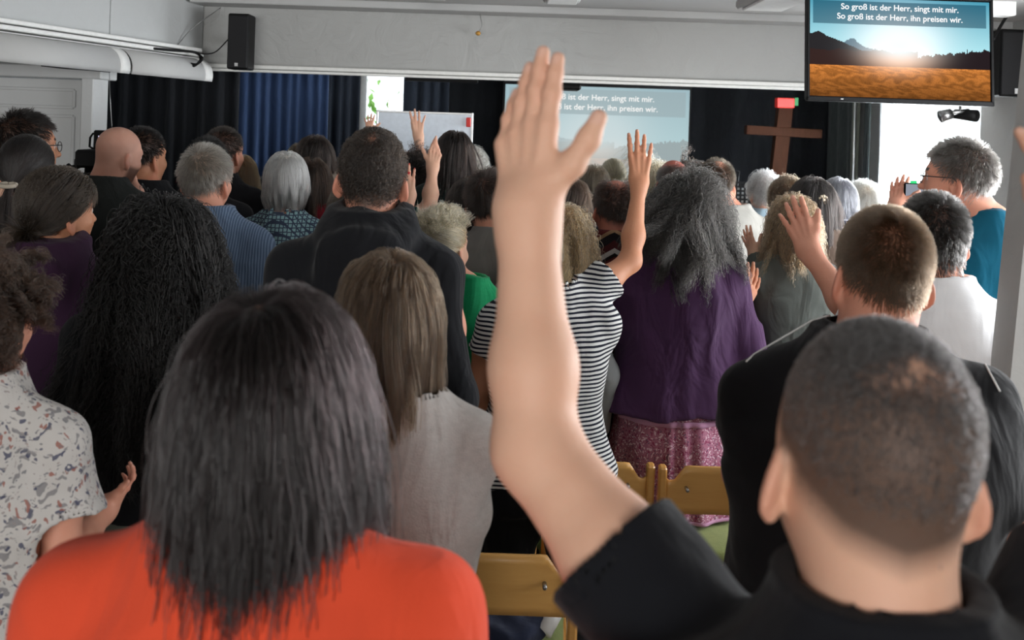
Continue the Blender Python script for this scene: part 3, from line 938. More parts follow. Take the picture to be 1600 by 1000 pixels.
def cap_ring(P, c, r, tr, Rb):
    q = (P - np.asarray(c, f32)) @ Rb.astype(f32); q = q.copy(); q[:, 2] += 0.12 * q[:, 1]
    return np.hypot(np.hypot(q[:, 0], q[:, 1]) - r, q[:, 2] * 0.8) - tr
def ring_e(P, c, rx, ry, tr, Rb, tilt=0.0):
    q = (P - np.asarray(c, f32)) @ Rb.astype(f32); q = q.copy(); q[:, 2] -= tilt * q[:, 1]
    k = np.hypot(q[:, 0] / rx, q[:, 1] / ry); return np.hypot((k - 1) * min(rx, ry), q[:, 2]) - tr

def hp2w(p, q): return p['C'] + p['R'] @ (np.array(q, float) * p['kh'])
def glasses(p, m, tint=None, label=None):
    b = MB()
    for s in (-1, 1):
        pts = [hp2w(p, (s * (0.033 + 0.024 * math.cos(a)), 0.100 - 0.006 * abs(math.cos(a)) * 0, 0.006 + 0.018 * math.sin(a))) for a in np.linspace(0, 2 * math.pi, 15)]
        b.tube(pts, 0.0014, 5, False)
        b.tube([hp2w(p, (s * 0.057, 0.100, 0.012)), hp2w(p, (s * 0.074, 0.085, 0.012)), hp2w(p, (s * 0.084, 0.0, 0.010)), hp2w(p, (s * 0.083, -0.014, -0.008))], 0.0017, 5)
    b.tube([hp2w(p, (-0.009, 0.102, 0.01)), hp2w(p, (0, 0.106, 0.012)), hp2w(p, (0.009, 0.102, 0.01))], 0.0013, 5)
    o = b.build('glasses', m, p['ob'])
    return o
# ------------------------------------------------------------------ setting
def wall_mat(name, c, relief=0.35, scale=9.0):
    t = NT(name); v = t.coord()
    a = t.noise(v, scale, 4.0, 0.55, 1.6)
    w = t.node('ShaderNodeTexNoise', Scale=4.0, Detail=2.0, _noise_dimensions='3D')
    vo = t.node('ShaderNodeTexVoronoi', Scale=scale * 0.9, _feature='DISTANCE_TO_EDGE')
    dv = t.node('ShaderNodeVectorMath', _operation='ADD', i0=v); t.t.links.new(t.node('ShaderNodeTexNoise', Scale=7.0, Detail=3.0).outputs[1], dv.inputs[1])
    t.t.links.new(dv.outputs[0], vo.inputs['Vector'])
    trowel = t.math('MULTIPLY', t.math('LESS_THAN', vo.outputs[0], 0.03), t.math('GREATER_THAN', a, 0.5))
    h = t.math('SUBTRACT', a, t.math('MULTIPLY', trowel, 0.35))
    col = t.mix(a, tuple(x * 0.93 for x in lin(c)), lin(c))
    return t.out(col, 0.9, t.bump(h, relief, 0.02))
M_WALL = wall_mat('textured_plaster', (176, 176, 174), 0.6, 4.5)
M_SMOOTH = wall_mat('painted_plaster', (186, 188, 188), 0.12)
M_GREY = wall_mat('grey_wall', (178, 178, 176), 0.12)
M_CEIL = wall_mat('ceiling_paint', (188, 188, 187), 0.08)
M_WHITE = plain('white_paint', (228, 228, 226), 0.5)
M_DOOR = wall_mat('door_paint', (205, 206, 206), 0.18, 5.0)
M_BLACK = plain('black_plastic', (12, 12, 13), 0.5, spec=0.15)
M_METAL = plain('brushed_metal', (165, 165, 165), 0.35, 1.0)
M_TRIM = plain('trim_white', (232, 232, 228), 0.45)
M_RED = plain('red_plastic', (205, 40, 32), 0.5)
M_GREEN = plain('green_plastic', (40, 120, 70), 0.6)
SHOE = plain('shoe_leather', (35, 32, 32), 0.6)
JEANS = cloth('dark_trousers', (30, 33, 42))
BLACKT = cloth('black_trousers', (24, 24, 27))

def tile_floor():
    t = NT('floor_tiles'); v = t.coord(); n = t.noise(v, 6.0, 4.0)
    return t.out(t.mix(n, lin((120, 112, 104)), lin((140, 132, 123))), 0.4)
M_FLOOR = tile_floor(); M_GROUT = plain('grout', (85, 80, 76), 0.9)
def struct(o): o['kind'] = 'structure'; return o
fl = struct(bx('floor', (-0.75, 1.5, -0.03), (8.9, 16.4, 0.05), M_GROUT))
tb = bpy.data.meshes.new('floor_tile')
mb = MB().box((0, 0, 0), (0.292, 0.292, 0.012), None, 0.002)
tb.from_pydata(mb.v, [], mb.f); tb.materials.append(M_FLOOR)
for i in range(12):
    for j in range(20):
        o = bpy.data.objects.new('floor_tile', tb); COL.objects.link(o); o.parent = fl
        o.location = (-0.5 + 0.3 * i, 1.0 + 0.3 * j, -0.006)
far = MB()
for i in range(-16, 13):
    for j in range(-25, 33):
        if 0 <= i < 12 and 0 <= j < 20: continue
        x = -0.5 + 0.3 * i; y = 1.0 + 0.3 * j
        if -5.1 < x < 3.1 and -6.4 < y < 9.3: far.box((x, y, -0.006), (0.292, 0.292, 0.012))
o = far.build('floor_tile', M_FLOOR, fl); o['kind'] = 'stuff'
CZ = 2.62
struct(bx('ceiling', (-0.75, 1.5, CZ + 0.06), (8.9, 16.4, 0.12), M_CEIL))
# header wall over the stage opening
hz = 2.196
struct(bx('wall_header', (0.55, 6.13, (hz + CZ) / 2), (5.04, 0.22, CZ - hz - 0.004), M_WALL))
struct(bx('trim_1', (0.55, 6.0, hz + 0.012), (5.04, 0.05, 0.024), M_TRIM, bev=0.004))
struct(bx('trim_2', (0.55, 6.02, hz - 0.012), (5.04, 0.05, 0.016), M_TRIM, bev=0.003))
struct(bx('trim_3', (0.55, 5.9, CZ - 0.02), (5.04, 0.22, 0.045), M_CEIL, bev=0.005))
# side beam running back along the left
A = np.array((-1.95, 6.0)); Bp = np.array((-4.13, -3.0)); dirn = (Bp - A) / np.linalg.norm(Bp - A); nl = np.array((-dirn[1], dirn[0]))
if nl[0] > 0: nl = -nl
ang = math.atan2(dirn[1], dirn[0]); Rz = rotz(ang)
Lb = np.linalg.norm(Bp - A); mid = (A + Bp) / 2 + nl * 0.12
seg0 = 0.0; segs = [0.0, 0.9, 2.6, 4.3, 6.0, Lb]
wl = MB()
for a, b in zip(segs, segs[1:]):
    c = A + dirn * (a + b) / 2 + nl * 0.12
    wl.box((c[0], c[1], (2.13 + CZ) / 2), (b - a - 0.006, 0.24, CZ - 2.134), Rz, 0.003)
struct(wl.build('wall_side_beam', M_SMOOTH))
struct(bx('trim_4', (*(A + dirn * (Lb / 2) + nl * 0.13), (2.13 + CZ) / 2 - .02), (Lb, 0.21, CZ - 2.18), M_GREY, R=Rz))
# outer walls
struct(bx('wall_left', (-5.15, -0.5, 1.31), (0.2, 12.2, 2.62), M_SMOOTH))
wr = MB()   # right wall with two window openings: y 1.7..4.5 and 6.15..7.75
for y0, y1, z0, z1 in ((-6.6, 1.7, 0, CZ), (1.7, 4.5, 0, 0.95), (1.7, 4.5, 2.25, CZ), (4.5, 6.15, 0, CZ), (6.15, 7.75, 0, 0.8), (6.15, 7.75, 2.35, CZ), (7.75, 9.6, 0, CZ)):
    wr.box((3.1, (y0 + y1) / 2, (z0 + z1) / 2), (0.2, y1 - y0, z1 - z0))
struct(wr.build('wall_right', M_GREY))
wb_ = MB()
for x0, x1, z0, z1 in ((-5.1, -3.4, 0, CZ), (1.8, 3.2, 0, CZ), (-3.4, 1.8, 0, 1.0), (-3.4, 1.8, 2.55, CZ)):
    wb_.box(((x0 + x1) / 2, -6.6, (z0 + z1) / 2), (x1 - x0, 0.2, z1 - z0))
struct(wb_.build('wall_back', M_SMOOTH))
ws = MB()
for x0, x1, z0, z1 in ((-5.1, -1.5, 0, CZ), (-0.85, 3.2, 0, CZ), (-1.5, -0.85, 0, 1.3), (-1.5, -0.85, 2.5, CZ)):
    ws.box(((x0 + x1) / 2, 9.5, (z0 + z1) / 2), (x1 - x0, 0.2, z1 - z0))
struct(ws.build('wall_stage', plain('stage_wall', (60, 60, 62), 0.9)))
def pane_mat():
    m = bpy.data.materials.new('window_glass'); m.use_nodes = True; nt = m.node_tree; nt.nodes.clear()
    o = nt.nodes.new('ShaderNodeOutputMaterial'); t = nt.nodes.new('ShaderNodeBsdfTransparent'); g = nt.nodes.new('ShaderNodeBsdfGlossy'); g.inputs['Roughness'].default_value = 0.02
    x = nt.nodes.new('ShaderNodeMixShader'); x.inputs[0].default_value = 0.06; nt.links.new(t.outputs[0], x.inputs[1]); nt.links.new(g.outputs[0], x.inputs[2]); nt.links.new(x.outputs[0], o.inputs[0])
    return m
M_PANE = pane_mat()
def window(name, axis, c0, a0, a1, z0, z1, nm):
    """axis 'x': the window lies in the plane x=c0 and spans y a0..a1"""
    fr = MB()
    def add(b, s0, s1, q0, q1, th=0.05):
        if axis == 'x': b.box((c0, (s0 + s1) / 2, (q0 + q1) / 2), (th, s1 - s0, q1 - q0), None, 0.004)
        else: b.box(((s0 + s1) / 2, c0, (q0 + q1) / 2), (s1 - s0, th, q1 - q0), None, 0.004)
    for s0, s1, q0, q1 in ((a0, a0 + .06, z0, z1), (a1 - .06, a1, z0, z1), (a0 + .06, a1 - .06, z0, z0 + .06), (a0 + .06, a1 - .06, z1 - .06, z1)): add(fr, s0, s1, q0, q1)
    for k in range(1, nm): 
        m = a0 + (a1 - a0) * k / nm; add(fr, m - .025, m + .025, z0 + .06, z1 - .06, 0.045)
    f = struct(fr.build(name, M_WHITE))
    for k in range(nm):
        b = MB(); s0 = a0 + (a1 - a0) * k / nm + .03; s1 = a0 + (a1 - a0) * (k + 1) / nm - .03
        if axis == 'x': b.box((c0, (s0 + s1) / 2, (z0 + z1) / 2), (0.006, s1 - s0, z1 - z0 - .1))
        else: b.box(((s0 + s1) / 2, c0, (z0 + z1) / 2), (s1 - s0, 0.006, z1 - z0 - .1))
        b.build('pane', M_PANE, f)
window('window_1', 'x', 3.06, 6.15, 7.75, 0.8, 2.35, 2)
window('window_2', 'x', 3.06, 1.7, 4.5, 0.95, 2.25, 3)
window('window_3', 'y', -6.56, -3.4, 1.8, 1.0, 2.55, 5)  # unseen rear window, added as the opening for the rear fill
window('window_4', 'y', 9.45, -1.5, -0.85, 1.3, 2.5, 1)
# door wall on the left
dw = 5.5; xr = W(153, 200, dw)[0]
struct(bx('wall_door_side', ((-5.05 + xr - 0.95) / 2, dw + 0.1, 1.31), (xr - 0.95 + 5.05, 0.16, 2.62), M_SMOOTH))
struct(bx('wall_above_door', (xr - 0.475, dw + 0.1, (2.1 + CZ) / 2), (0.95, 0.16, CZ - 2.1), M_SMOOTH))
dr = MB()
x0, x1 = xr - 0.95, xr - 0.02; dz = 2.085
fr = MB()
fr.box((x1 - 0.0 + 0.0, dw - 0.01, dz / 2), (0.07, 0.2, dz), None, 0.006); fr.box((x0, dw - 0.01, dz / 2), (0.07, 0.2, dz), None, 0.006); fr.box(((x0 + x1) / 2, dw - 0.01, dz + 0.03), (x1 - x0 + 0.16, 0.22, 0.07), None, 0.006)
door = struct(fr.build('door_1', M_DOOR))
lf = MB(); lx0, lx1 = x0 + 0.035, x1 - 0.035
lf.box(((lx0 + lx1) / 2, dw + 0.01, dz / 2), (lx1 - lx0, 0.035, dz - 0.02), None, 0.003); lf.build('door_leaf', M_DOOR, door)
for z0_, z1_ in ((dz - 0.17, dz - 0.07), (1.02, dz - 0.22), (0.12, 0.92)):
    ox0, ox1 = lx0 + 0.12, lx1 - 0.08
    for c, s in ((((ox0 + ox1) / 2, dw - 0.014, z0_), (ox1 - ox0, 0.014, 0.018)), (((ox0 + ox1) / 2, dw - 0.014, z1_), (ox1 - ox0, 0.014, 0.018)), ((ox0, dw - 0.014, (z0_ + z1_) / 2), (0.018, 0.014, z1_ - z0_)), ((ox1, dw - 0.014, (z0_ + z1_) / 2), (0.018, 0.014, z1_ - z0_))):
        bx('panel_moulding', c, s, M_DOOR, door, bev=0.004)
hb = MB(); hb.tube([(lx0 + 0.05, dw - 0.01, 1.03), (lx0 + 0.05, dw - 0.06, 1.03), (lx0 + 0.16, dw - 0.06, 1.03)], 0.009, 8); hb.build('door_handle', M_METAL, door)

# curtains
def curtain(name, x0, x1, y0, y1, z0, z1, mat, label, folds, amp=0.03, seed=1, group=None, n=None):
    r = np.random.default_rng(seed); n = n or folds * 8
    t = np.linspace(0, 1, n + 1); zz = np.linspace(z1, z0, 14)
    ph = np.cumsum(r.uniform(0.5, 1.5, n + 1)); ph = ph / ph[-1] * folds * 2 * math.pi
    d = np.array((x1 - x0, y1 - y0)); L = np.linalg.norm(d); nn = np.array((-d[1], d[0])) / L
    G = np.zeros((14, n + 1, 3))
    for i, z in enumerate(zz):
        k = i / 13
        off = amp * (0.6 + 0.5 * k) * np.sin(ph + 0.5 * math.sin(k * 3 + seed)) + amp * 0.4 * np.sin(ph * 0.37 + k)
        G[i, :, 0] = x0 + d[0] * t + nn[0] * off; G[i, :, 1] = y0 + d[1] * t + nn[1] * off; G[i, :, 2] = z
    o = MB().sheet(G, 0.003).build(name, mat); props(o, label, 'curtain', group); return o
M_CBLACK = cloth('stage_black', (20, 22, 26)); M_CDK = cloth('stage_dark_blue', (30, 36, 46)); M_CBLUE = cloth('blue_curtain', (48, 66, 98)); M_CGR = cloth('dark_grey_curtain', (48, 54, 54)); M_COLIVE = cloth('grey_green_curtain', (90, 92, 84))
curtain('stage_curtain', W(146, 200, 6.4)[0], W(372, 200, 6.6)[0], 6.4, 6.6, 0.05, 2.5, M_CBLACK, 'wide black curtain beside the white door, left of the blue curtain', 9, 0.03, 2)
curtain('stage_curtain', W(366, 200, 7.5)[0], W(512, 200, 7.9)[0], 7.5, 7.9, 0.05, 2.5, M_CBLUE, 'blue pleated curtain at the left of the stage', 9, 0.028, 3)
curtain('stage_curtain', W(500, 200, 8.3)[0], W(560, 200, 8.5)[0], 8.3, 8.5, 0.05, 2.5, M_CDK, 'dark blue-black curtain hanging left of the bright stage window', 4, 0.03, 4)
curtain('stage_curtain', W(629, 200, 8.9)[0], W(700, 200, 9.0)[0], 8.9, 9.0, 0.05, 2.5, M_CDK, 'dark curtain hanging right of the bright stage window, behind the whiteboard', 4, 0.03, 5)
curtain('stage_curtain', W(690, 200, 9.1)[0], W(1110, 200, 9.1)[0], 9.1, 9.1, 0.05, 2.5, M_CBLACK, 'black backdrop curtain behind the projection screen', 14, 0.02, 6)
curtain('stage_curtain', W(1070, 200, 9.0)[0], W(1300, 200, 9.0)[0], 9.0, 9.0, 0.05, 2.5, M_CBLACK, 'black backdrop curtain behind the wooden cross', 7, 0.02, 7)
curtain('stage_curtain', 2.93, 2.93, 8.95, 8.2, 0.05, 2.5, M_CGR, 'dark slate curtain between the cross and the grey-green curtain', 3, 0.02, 8)
curtain('stage_curtain', 2.9, 2.9, 8.25, 7.98, 0.05, 2.5, M_COLIVE, 'grey-green curtain strip on the right stage wall', 2, 0.025, 9)
curtain('stage_curtain', 2.9, 2.9, 7.94, 7.74, 0.05, 2.5, M_CGR, 'narrow dark curtain right beside the bright white net curtain', 2, 0.02, 10)
pl = MB().tube([(2.84, 7.96, 0.0), (2.84, 7.96, CZ)], 0.012, 8).build('curtain_pole', M_METAL); props(pl, 'thin bright vertical metal rod between the two grey curtains at the right', 'pole')
def sheer():
    m = bpy.data.materials.new('net_curtain'); m.use_nodes = True; nt = m.node_tree; nt.nodes.clear()
    o = nt.nodes.new('ShaderNodeOutputMaterial'); t = nt.nodes.new('ShaderNodeBsdfTransparent'); g = nt.nodes.new('ShaderNodeBsdfDiffuse'); g.inputs[0].default_value = (.9, .92, .93, 1)
    tl = nt.nodes.new('ShaderNodeBsdfTranslucent'); tl.inputs[0].default_value = (.9, .92, .93, 1)
    a = nt.nodes.new('ShaderNodeAddShader'); nt.links.new(g.outputs[0], a.inputs[0]); nt.links.new(tl.outputs[0], a.inputs[1])
    x = nt.nodes.new('ShaderNodeMixShader'); x.inputs[0].default_value = 0.35
    nt.links.new(t.outputs[0], x.inputs[1]); nt.links.new(a.outputs[0], x.inputs[2]); nt.links.new(x.outputs[0], o.inputs[0]); return m
curtain('net_curtain', 2.96, 2.96, 7.75, 6.9, 0.4, 2.45, sheer(), 'white translucent net curtain in front of the bright right window', 9, 0.03, 11)

# greenery outside the small stage window
LEAFM = plain('leaf_green', (120, 170, 70), 0.6)
r = np.random.default_rng(3); lv = MB()
for k in range(500):
    c = np.array((r.normal(-2.0, 0.45), r.uniform(11.0, 12.2), r.normal(1.55, 0.42)))
    u = nrm(r.normal(size=3)); v = nrm(np.cross(u, r.normal(size=3))); a = r.uniform(0.04, 0.09)
    lv.add([c - u * a, c + v * a * .45, c + u * a, c - v * a * .45, c + np.cross(u, v) * a * .2], [(0, 1, 4), (1, 2, 4), (2, 3, 4), (3, 0, 4)])
struct(bx('ground_outside', (-2.0, 11.6, 0.0), (6.0, 4.0, 0.1), plain('grass_ground', (90, 120, 60), 0.9)))
for k in range(5): lv.tube([(-2.6 + 0.3 * k, 11.5, 0.03), (-2.5 + 0.25 * k, 11.6, 1.5)], 0.02, 6)
bush = props(lv.build('foliage', LEAFM), 'sunlit green foliage outside the small bright stage window', 'bush', kind='stuff')

# ------------------------------------------------------------------ pictures on the two screens
def slide(n, m):
    """the song slide: sky, mountains, forest, low sun and a golden field (m rows, n columns)"""
    u = (np.arange(n) + .5) / n; v = (np.arange(m) + .5) / m
    X, Y = np.meshgrid(u, v); r = np.random.default_rng(5)
    def n1(x, k, seed):
        rr = np.random.default_rng(seed); o = 0
        for i in range(1, k): o = o + np.sin(x * 6.28 * (1.7 ** i) + rr.uniform(0, 6)) / (1.5 ** i)
        return o
    top = np.array((0.06, 0.30, 0.42)); mid = np.array((0.42, 0.76, 0.82)); glow = np.array((1.0, 0.98, 0.92))
    t = np.clip(Y / 0.6, 0, 1)[..., None]; img = top * (1 - t) + mid * t
    g = np.exp(-(((X - 0.5) / 0.25) ** 2 + ((Y - 0.42) / 0.30) ** 2))[..., None]
    img = img * (1 - g) + np.array((0.86, 0.97, 1.0)) * g
    hor = 0.685
    m2 = 0.47 - 0.06 * np.exp(-((u - .24) / .05) ** 2) - 0.03 * n1(u * 3, 6, 2) * 0.4 + np.clip(u - 0.27, 0, 1) * 0.45 + np.clip(0.2 - u, 0, 1) * 0.2
    k = (Y > m2[None] + 0.01) & (Y < hor) & (X < 0.55); img[k] = (0.10, 0.17, 0.22)
    m1 = 0.37 - 0.03 * np.exp(-((u - .05) / .03) ** 2) + np.clip(u - 0.08, 0, 1) * 0.80 + 0.012 * n1(u, 6, 3)
    k = (Y > m1[None]) & (Y < hor); img[k] = (0.022, 0.020, 0.022)
    low = (Y > 0.53 + 0.01 * n1(u * 3, 6, 9)[None]) & (Y < hor) & (X < 0.6); img[low] = (0.035, 0.018, 0.016)
    fr_ = 0.575 - np.clip(u - 0.6, 0, 1) * 0.22 + 0.012 * n1(u * 9, 8, 4)
    for c, hgt in ((0.875, 0.09), (0.945, 0.085), (0.985, 0.05), (0.72, 0.03)): fr_ = np.minimum(fr_, 0.57 - hgt + np.abs(u - c) * 9)
    k = (Y > fr_[None]) & (Y < hor) & (X > 0.57); img[k] = (0.018, 0.012, 0.014)
    nz = r.random((m, n)); sm = nz
    nz2 = (np.repeat(np.repeat(r.random((m // 3 + 1, n // 6 + 1)), 3, 0), 6, 1))[:m, :n]
    nz2 = 0.5 + 0.25 * np.sin(X * 31 + Y * 47 + 2 * np.sin(X * 13)) + 0.25 * np.sin(X * 71 - Y * 83 + 3 * np.sin(Y * 31))
    base = np.array((0.44, 0.165, 0.04))
    dep = np.clip((Y - hor) / (1 - hor), 0, 1)
    f = (0.75 + 0.5 * (nz * .5 + nz2 * .5) - 0.35 * dep)[..., None] * base * (1.25 - 0.5 * dep)[..., None]
    f *= (1 - 0.55 * np.clip(nz * 1.3 - 0.75 + 0.5 * (nz2 - .5) + 0.5 * dep, 0, 1))[..., None]
    st = np.sin(X * 9 + Y * 60 + 5 * nz2) * .35 + .6
    f = f * (0.55 + 0.75 * st[..., None] * (0.6 + 0.8 * nz[..., None])) * np.array((1.0, 0.92, 0.8))
    k = Y >= hor; img[k] = f[k]
    g2 = np.exp(-(((X - 0.5) / 0.15) ** 2 + ((Y - 0.60) / 0.12) ** 2))[..., None]
    img = img + g2 * np.array((0.95, 0.46, 0.20))
    g3 = np.exp(-(((X - 0.5) / 0.17) ** 2 + ((Y - 0.47) / 0.17) ** 2))[..., None]
    img = img * (1 - g3) + np.array((0.85, 0.97, 1.0)) * g3
    box = (Y > 0.03) & (Y < 0.27) & (X > 0.02) & (X < 0.98); img[box] = img[box] * 0.33 + np.array((0.0, 0.03, 0.06))
    return np.clip(img, 0, 1.0)
def emit_mat(name, strength, attr='Col'):
    m = bpy.data.materials.new(name); m.use_nodes = True; nt = m.node_tree; nt.nodes.clear()
    o = nt.nodes.new('ShaderNodeOutputMaterial'); e = nt.nodes.new('ShaderNodeEmission'); a = nt.nodes.new('ShaderNodeAttribute'); a.attribute_name = attr
    nt.links.new(a.outputs[0], e.inputs[0]); e.inputs[1].default_value = strength; nt.links.new(e.outputs[0], o.inputs[0]); return m
def screen(name, o_, ux, uz, wd, ht, n, m, strength, parent, wash=None):
    """picture grid: origin at top left o_, unit axes ux (right), uz (up)"""
    img = slide(n, m)
    if wash is not None: img = img * wash[0] + np.array(wash[1])
    gx = np.linspace(0, wd, n + 1); gz = np.linspace(0, -ht, m + 1)
    V = (np.array(o_) + gx[None, :, None] * ux + gz[:, None, None] * uz).reshape(-1, 3)
    I = np.arange(m)[:, None] * (n + 1) + np.arange(n)[None]
    Q = np.stack([I, I + n + 1, I + n + 2, I + 1], -1).reshape(-1, 4)
    me = bpy.data.meshes.new(name); me.from_pydata(V.tolist(), [], Q.tolist()); me.update()
    at = me.color_attributes.new('Col', 'FLOAT_COLOR', 'CORNER')
    c4 = np.ones((m * n, 4, 4), f32); c4[:, :, :3] = img.reshape(-1, 1, 3); at.data.foreach_set('color', c4.ravel())
    return link_mesh(name, me, emit_mat(name, strength), parent)
def solid_emit(name, c, st):
    m = bpy.data.materials.new(name); m.use_nodes = True; nt = m.node_tree; nt.nodes.clear()
    o = nt.nodes.new('ShaderNodeOutputMaterial'); e = nt.nodes.new('ShaderNodeEmission'); e.inputs[0].default_value = tuple(c) + (1,); e.inputs[1].default_value = st
    nt.links.new(e.outputs[0], o.inputs[0]); return m
def lyric(txt, loc, size, R, mat, parent):
    cu = bpy.data.curves.new('lyric_line', 'FONT'); cu.body = txt; cu.size = size; cu.align_x = 'CENTER'; cu.align_y = 'CENTER'; cu.offset = size * 0.012; cu.extrude = 0.0002
    o = bpy.data.objects.new('lyric_line', cu); COL.objects.link(o); o.parent = parent; o.matrix_local = Matrix.Translation(tuple(loc)) @ Matrix([tuple(r) for r in R]).to_4x4(); bpy.context.view_layer.update()
    me = bpy.data.meshes.new_from_object(o); me.name = 'lyric_line'; mx_ = o.matrix_local.copy(); bpy.data.objects.remove(o)
    me.materials.clear(); me.materials.append(mat); o = bpy.data.objects.new('lyric_line', me); COL.objects.link(o); o.parent = parent; o.matrix_local = mx_; o['kind'] = 'stuff'
    return o
L1, L2 = 'So groß ist der Herr, singt mit mir.', 'So groß ist der Herr, ihn preisen wir.'
# television hanging from the ceiling
dT = 4.6
TL = W(1264, -6, dT); TR = W(1552, 0, dT); BL = W(1264, 157, dT)
wd = TR[0] - TL[0]; ht = wd * 9 / 16; til = math.radians(7)
ctop = np.array(((TL[0] + TR[0]) / 2, dT, BL[2] + ht / 2 + 0.012))
tv = empty('television', ctop, 'large flat television hanging from the ceiling, showing a golden field and song text', 'television')
Rt = rotz(0.012) @ rotx(-0.09)      # tipped a little towards the hall
ux = Rt @ np.array((1.0, 0, 0)); uz = Rt @ np.array((0, 0, 1.0)); un = Rt @ np.array((0, -1.0, 0))
bx('casing', -un * 0.03, (wd + 0.0, 0.05, ht + 0.02), M_BLACK, tv, 0.008, R=Rt)
for sx in (-1, 1): bx('bezel', ux * sx * (wd / 2) + un * 0.0, (0.014, 0.03, ht + 0.026), M_BLACK, tv, 0.003, R=Rt)
for sz, hh in ((-1, 0.022), (1, 0.014)): bx('bezel', uz * sz * (ht / 2 + 0.004) + un * 0.0, (wd + 0.014, 0.03, hh), M_BLACK, tv, 0.003, R=Rt)
screen('picture', un * 0.004 - ux * (wd / 2 - 0.008) + uz * (ht / 2 - 0.008), ux, uz, wd - 0.016, ht - 0.018, 220, 124, 1.15, tv)
RT3 = np.stack([ux, uz, un], 1); M_TXT = solid_emit('screen_text', (1, 1, 1), 1.1)
lyric(L1, un * 0.007 + uz * (ht * 0.5 - ht * 0.105), 0.0402, RT3, M_TXT, tv); lyric(L2, un * 0.007 + uz * (ht * 0.5 - ht * 0.20), 0.0402, RT3, M_TXT, tv)
bx('status_light', uz * (-ht / 2 - 0.004) - ux * wd * 0.32 + un * 0.018, (0.012, 0.004, 0.003), M_WHITE, tv, R=Rt)
mt = MB().tube([(0, 0.07, 0.0), (0, 0.09, CZ - ctop[2])], 0.025, 12); mt.build('ceiling_pole', M_METAL, tv)
# projection screen
dS = 8.8
PL = W(790, 133, dS); PR = W(1078, 139, dS); pw = PR[0] - PL[0]; ph_ = pw * 9 / 16; pz = W(934, 136, dS)[2]
ps = empty('projection_screen', ((PL[0] + PR[0]) / 2, dS, pz - ph_ / 2), 'pale projection screen at the back of the stage showing the washed out song slide', 'screen')
bx('screen_backing', (0, 0.015, 0.02), (pw + 0.04, 0.02, ph_ + 0.10), M_BLACK, ps, 0.004)
X1 = np.array((1.0, 0, 0)); Z1 = np.array((0, 0, 1.0)); U1 = np.array((0, -1.0, 0))
for s_ in (-1, 1): MB().tube([(s_ * pw * 0.4, 0.015, ph_ / 2 + 0.05), (s_ * pw * 0.4, 0.015, CZ - (pz - ph_ / 2))], 0.006, 6).build('hanger', M_METAL, ps)
screen('projected_picture', U1 * 0.002 - X1 * pw / 2 + Z1 * ph_ / 2, X1, Z1, pw, ph_, 200, 112, 1.0, ps, wash=(0.30, (0.33, 0.40, 0.41)))
M_TX2 = solid_emit('projected_text', (1, 1, 0.98), 0.95); RS3 = np.stack([X1, Z1, U1], 1)
lyric(L1, U1 * 0.006 + Z1 * (ph_ * 0.5 - ph_ * 0.105), 0.078 * pw / 1.66 * 0.93, RS3, M_TX2, ps); lyric(L2, U1 * 0.006 + Z1 * (ph_ * 0.5 - ph_ * 0.20), 0.078 * pw / 1.66 * 0.93, RS3, M_TX2, ps)

# projector hanging under the header
c = W(868, 136, 6.5); pj = empty('projector', c, 'black projector hanging under the white trim in front of the projection screen', 'projector')
bx('housing', (0, 0, 0), (0.33, 0.26, 0.04), M_BLACK, pj, 0.01); MB().tube([(0.1, 0.13, 0), (0.1, 0.16, 0)], 0.016, 14).build('lens', M_METAL, pj)
bx('mount', (0, 0, (CZ - c[2]) / 2 + 0.01), (0.04, 0.04, CZ - c[2] - 0.02), M_BLACK, pj)
c = W(690, 127, 6.6); ra_ = bx('ceiling_track', (c[0], c[1], c[2] + 0.01), (0.5, 0.04, 0.03), M_BLACK, bev=0.004); props(ra_, 'thin black track under the header between bright window and raised hand', 'track')
# cross
dc = 8.3; cc = W(1223, 210, dc)
lean = 0.075
crs = empty('cross', (cc[0], dc, 0), 'brown wooden cross standing in front of the black backdrop', 'cross')
M_WOODX = NT('cross_wood'); v = M_WOODX.coord((6, 6, 1)); n_ = M_WOODX.noise(v, 8.0, 4.0, 0.6, 1.0); M_WOODX = M_WOODX.out(M_WOODX.mix(n_, lin((40, 22, 14)), lin((58, 34, 23))), 0.8, Specular_IOR_Level=0.08)
Ry = roty(lean); zc = W(1222, 206, dc)[2]
wk = MB().box((0, 0, 0), (0.125, 0.09, 2.2), Ry, 0.004); top_ = W(1226, 168, dc)
o = wk.build('upright_beam', M_WOODX, crs); o.location = (top_[0] - cc[0] - math.sin(lean) * 1.1, 0, top_[2] - math.cos(lean) * 1.1)
ab_ = MB().box((0, 0, 0), (0.65, 0.085, 0.078), roty(0.025), 0.004).build('cross_beam', M_WOODX, crs); ab_.location = (0, -0.006, zc)
c = W(1226, 161, dc - 0.08); rb = bx('signal_box', c, (0.15, 0.08, 0.085), M_RED, bev=0.006); props(rb, 'small bright red box fixed above the top of the wooden cross', 'box')
c = W(1243, 159, dc - 0.05); rb = bx('signal_box', c, (0.035, 0.05, 0.07), M_GREEN, bev=0.004); props(rb, 'small green box beside the red one above the cross', 'box')
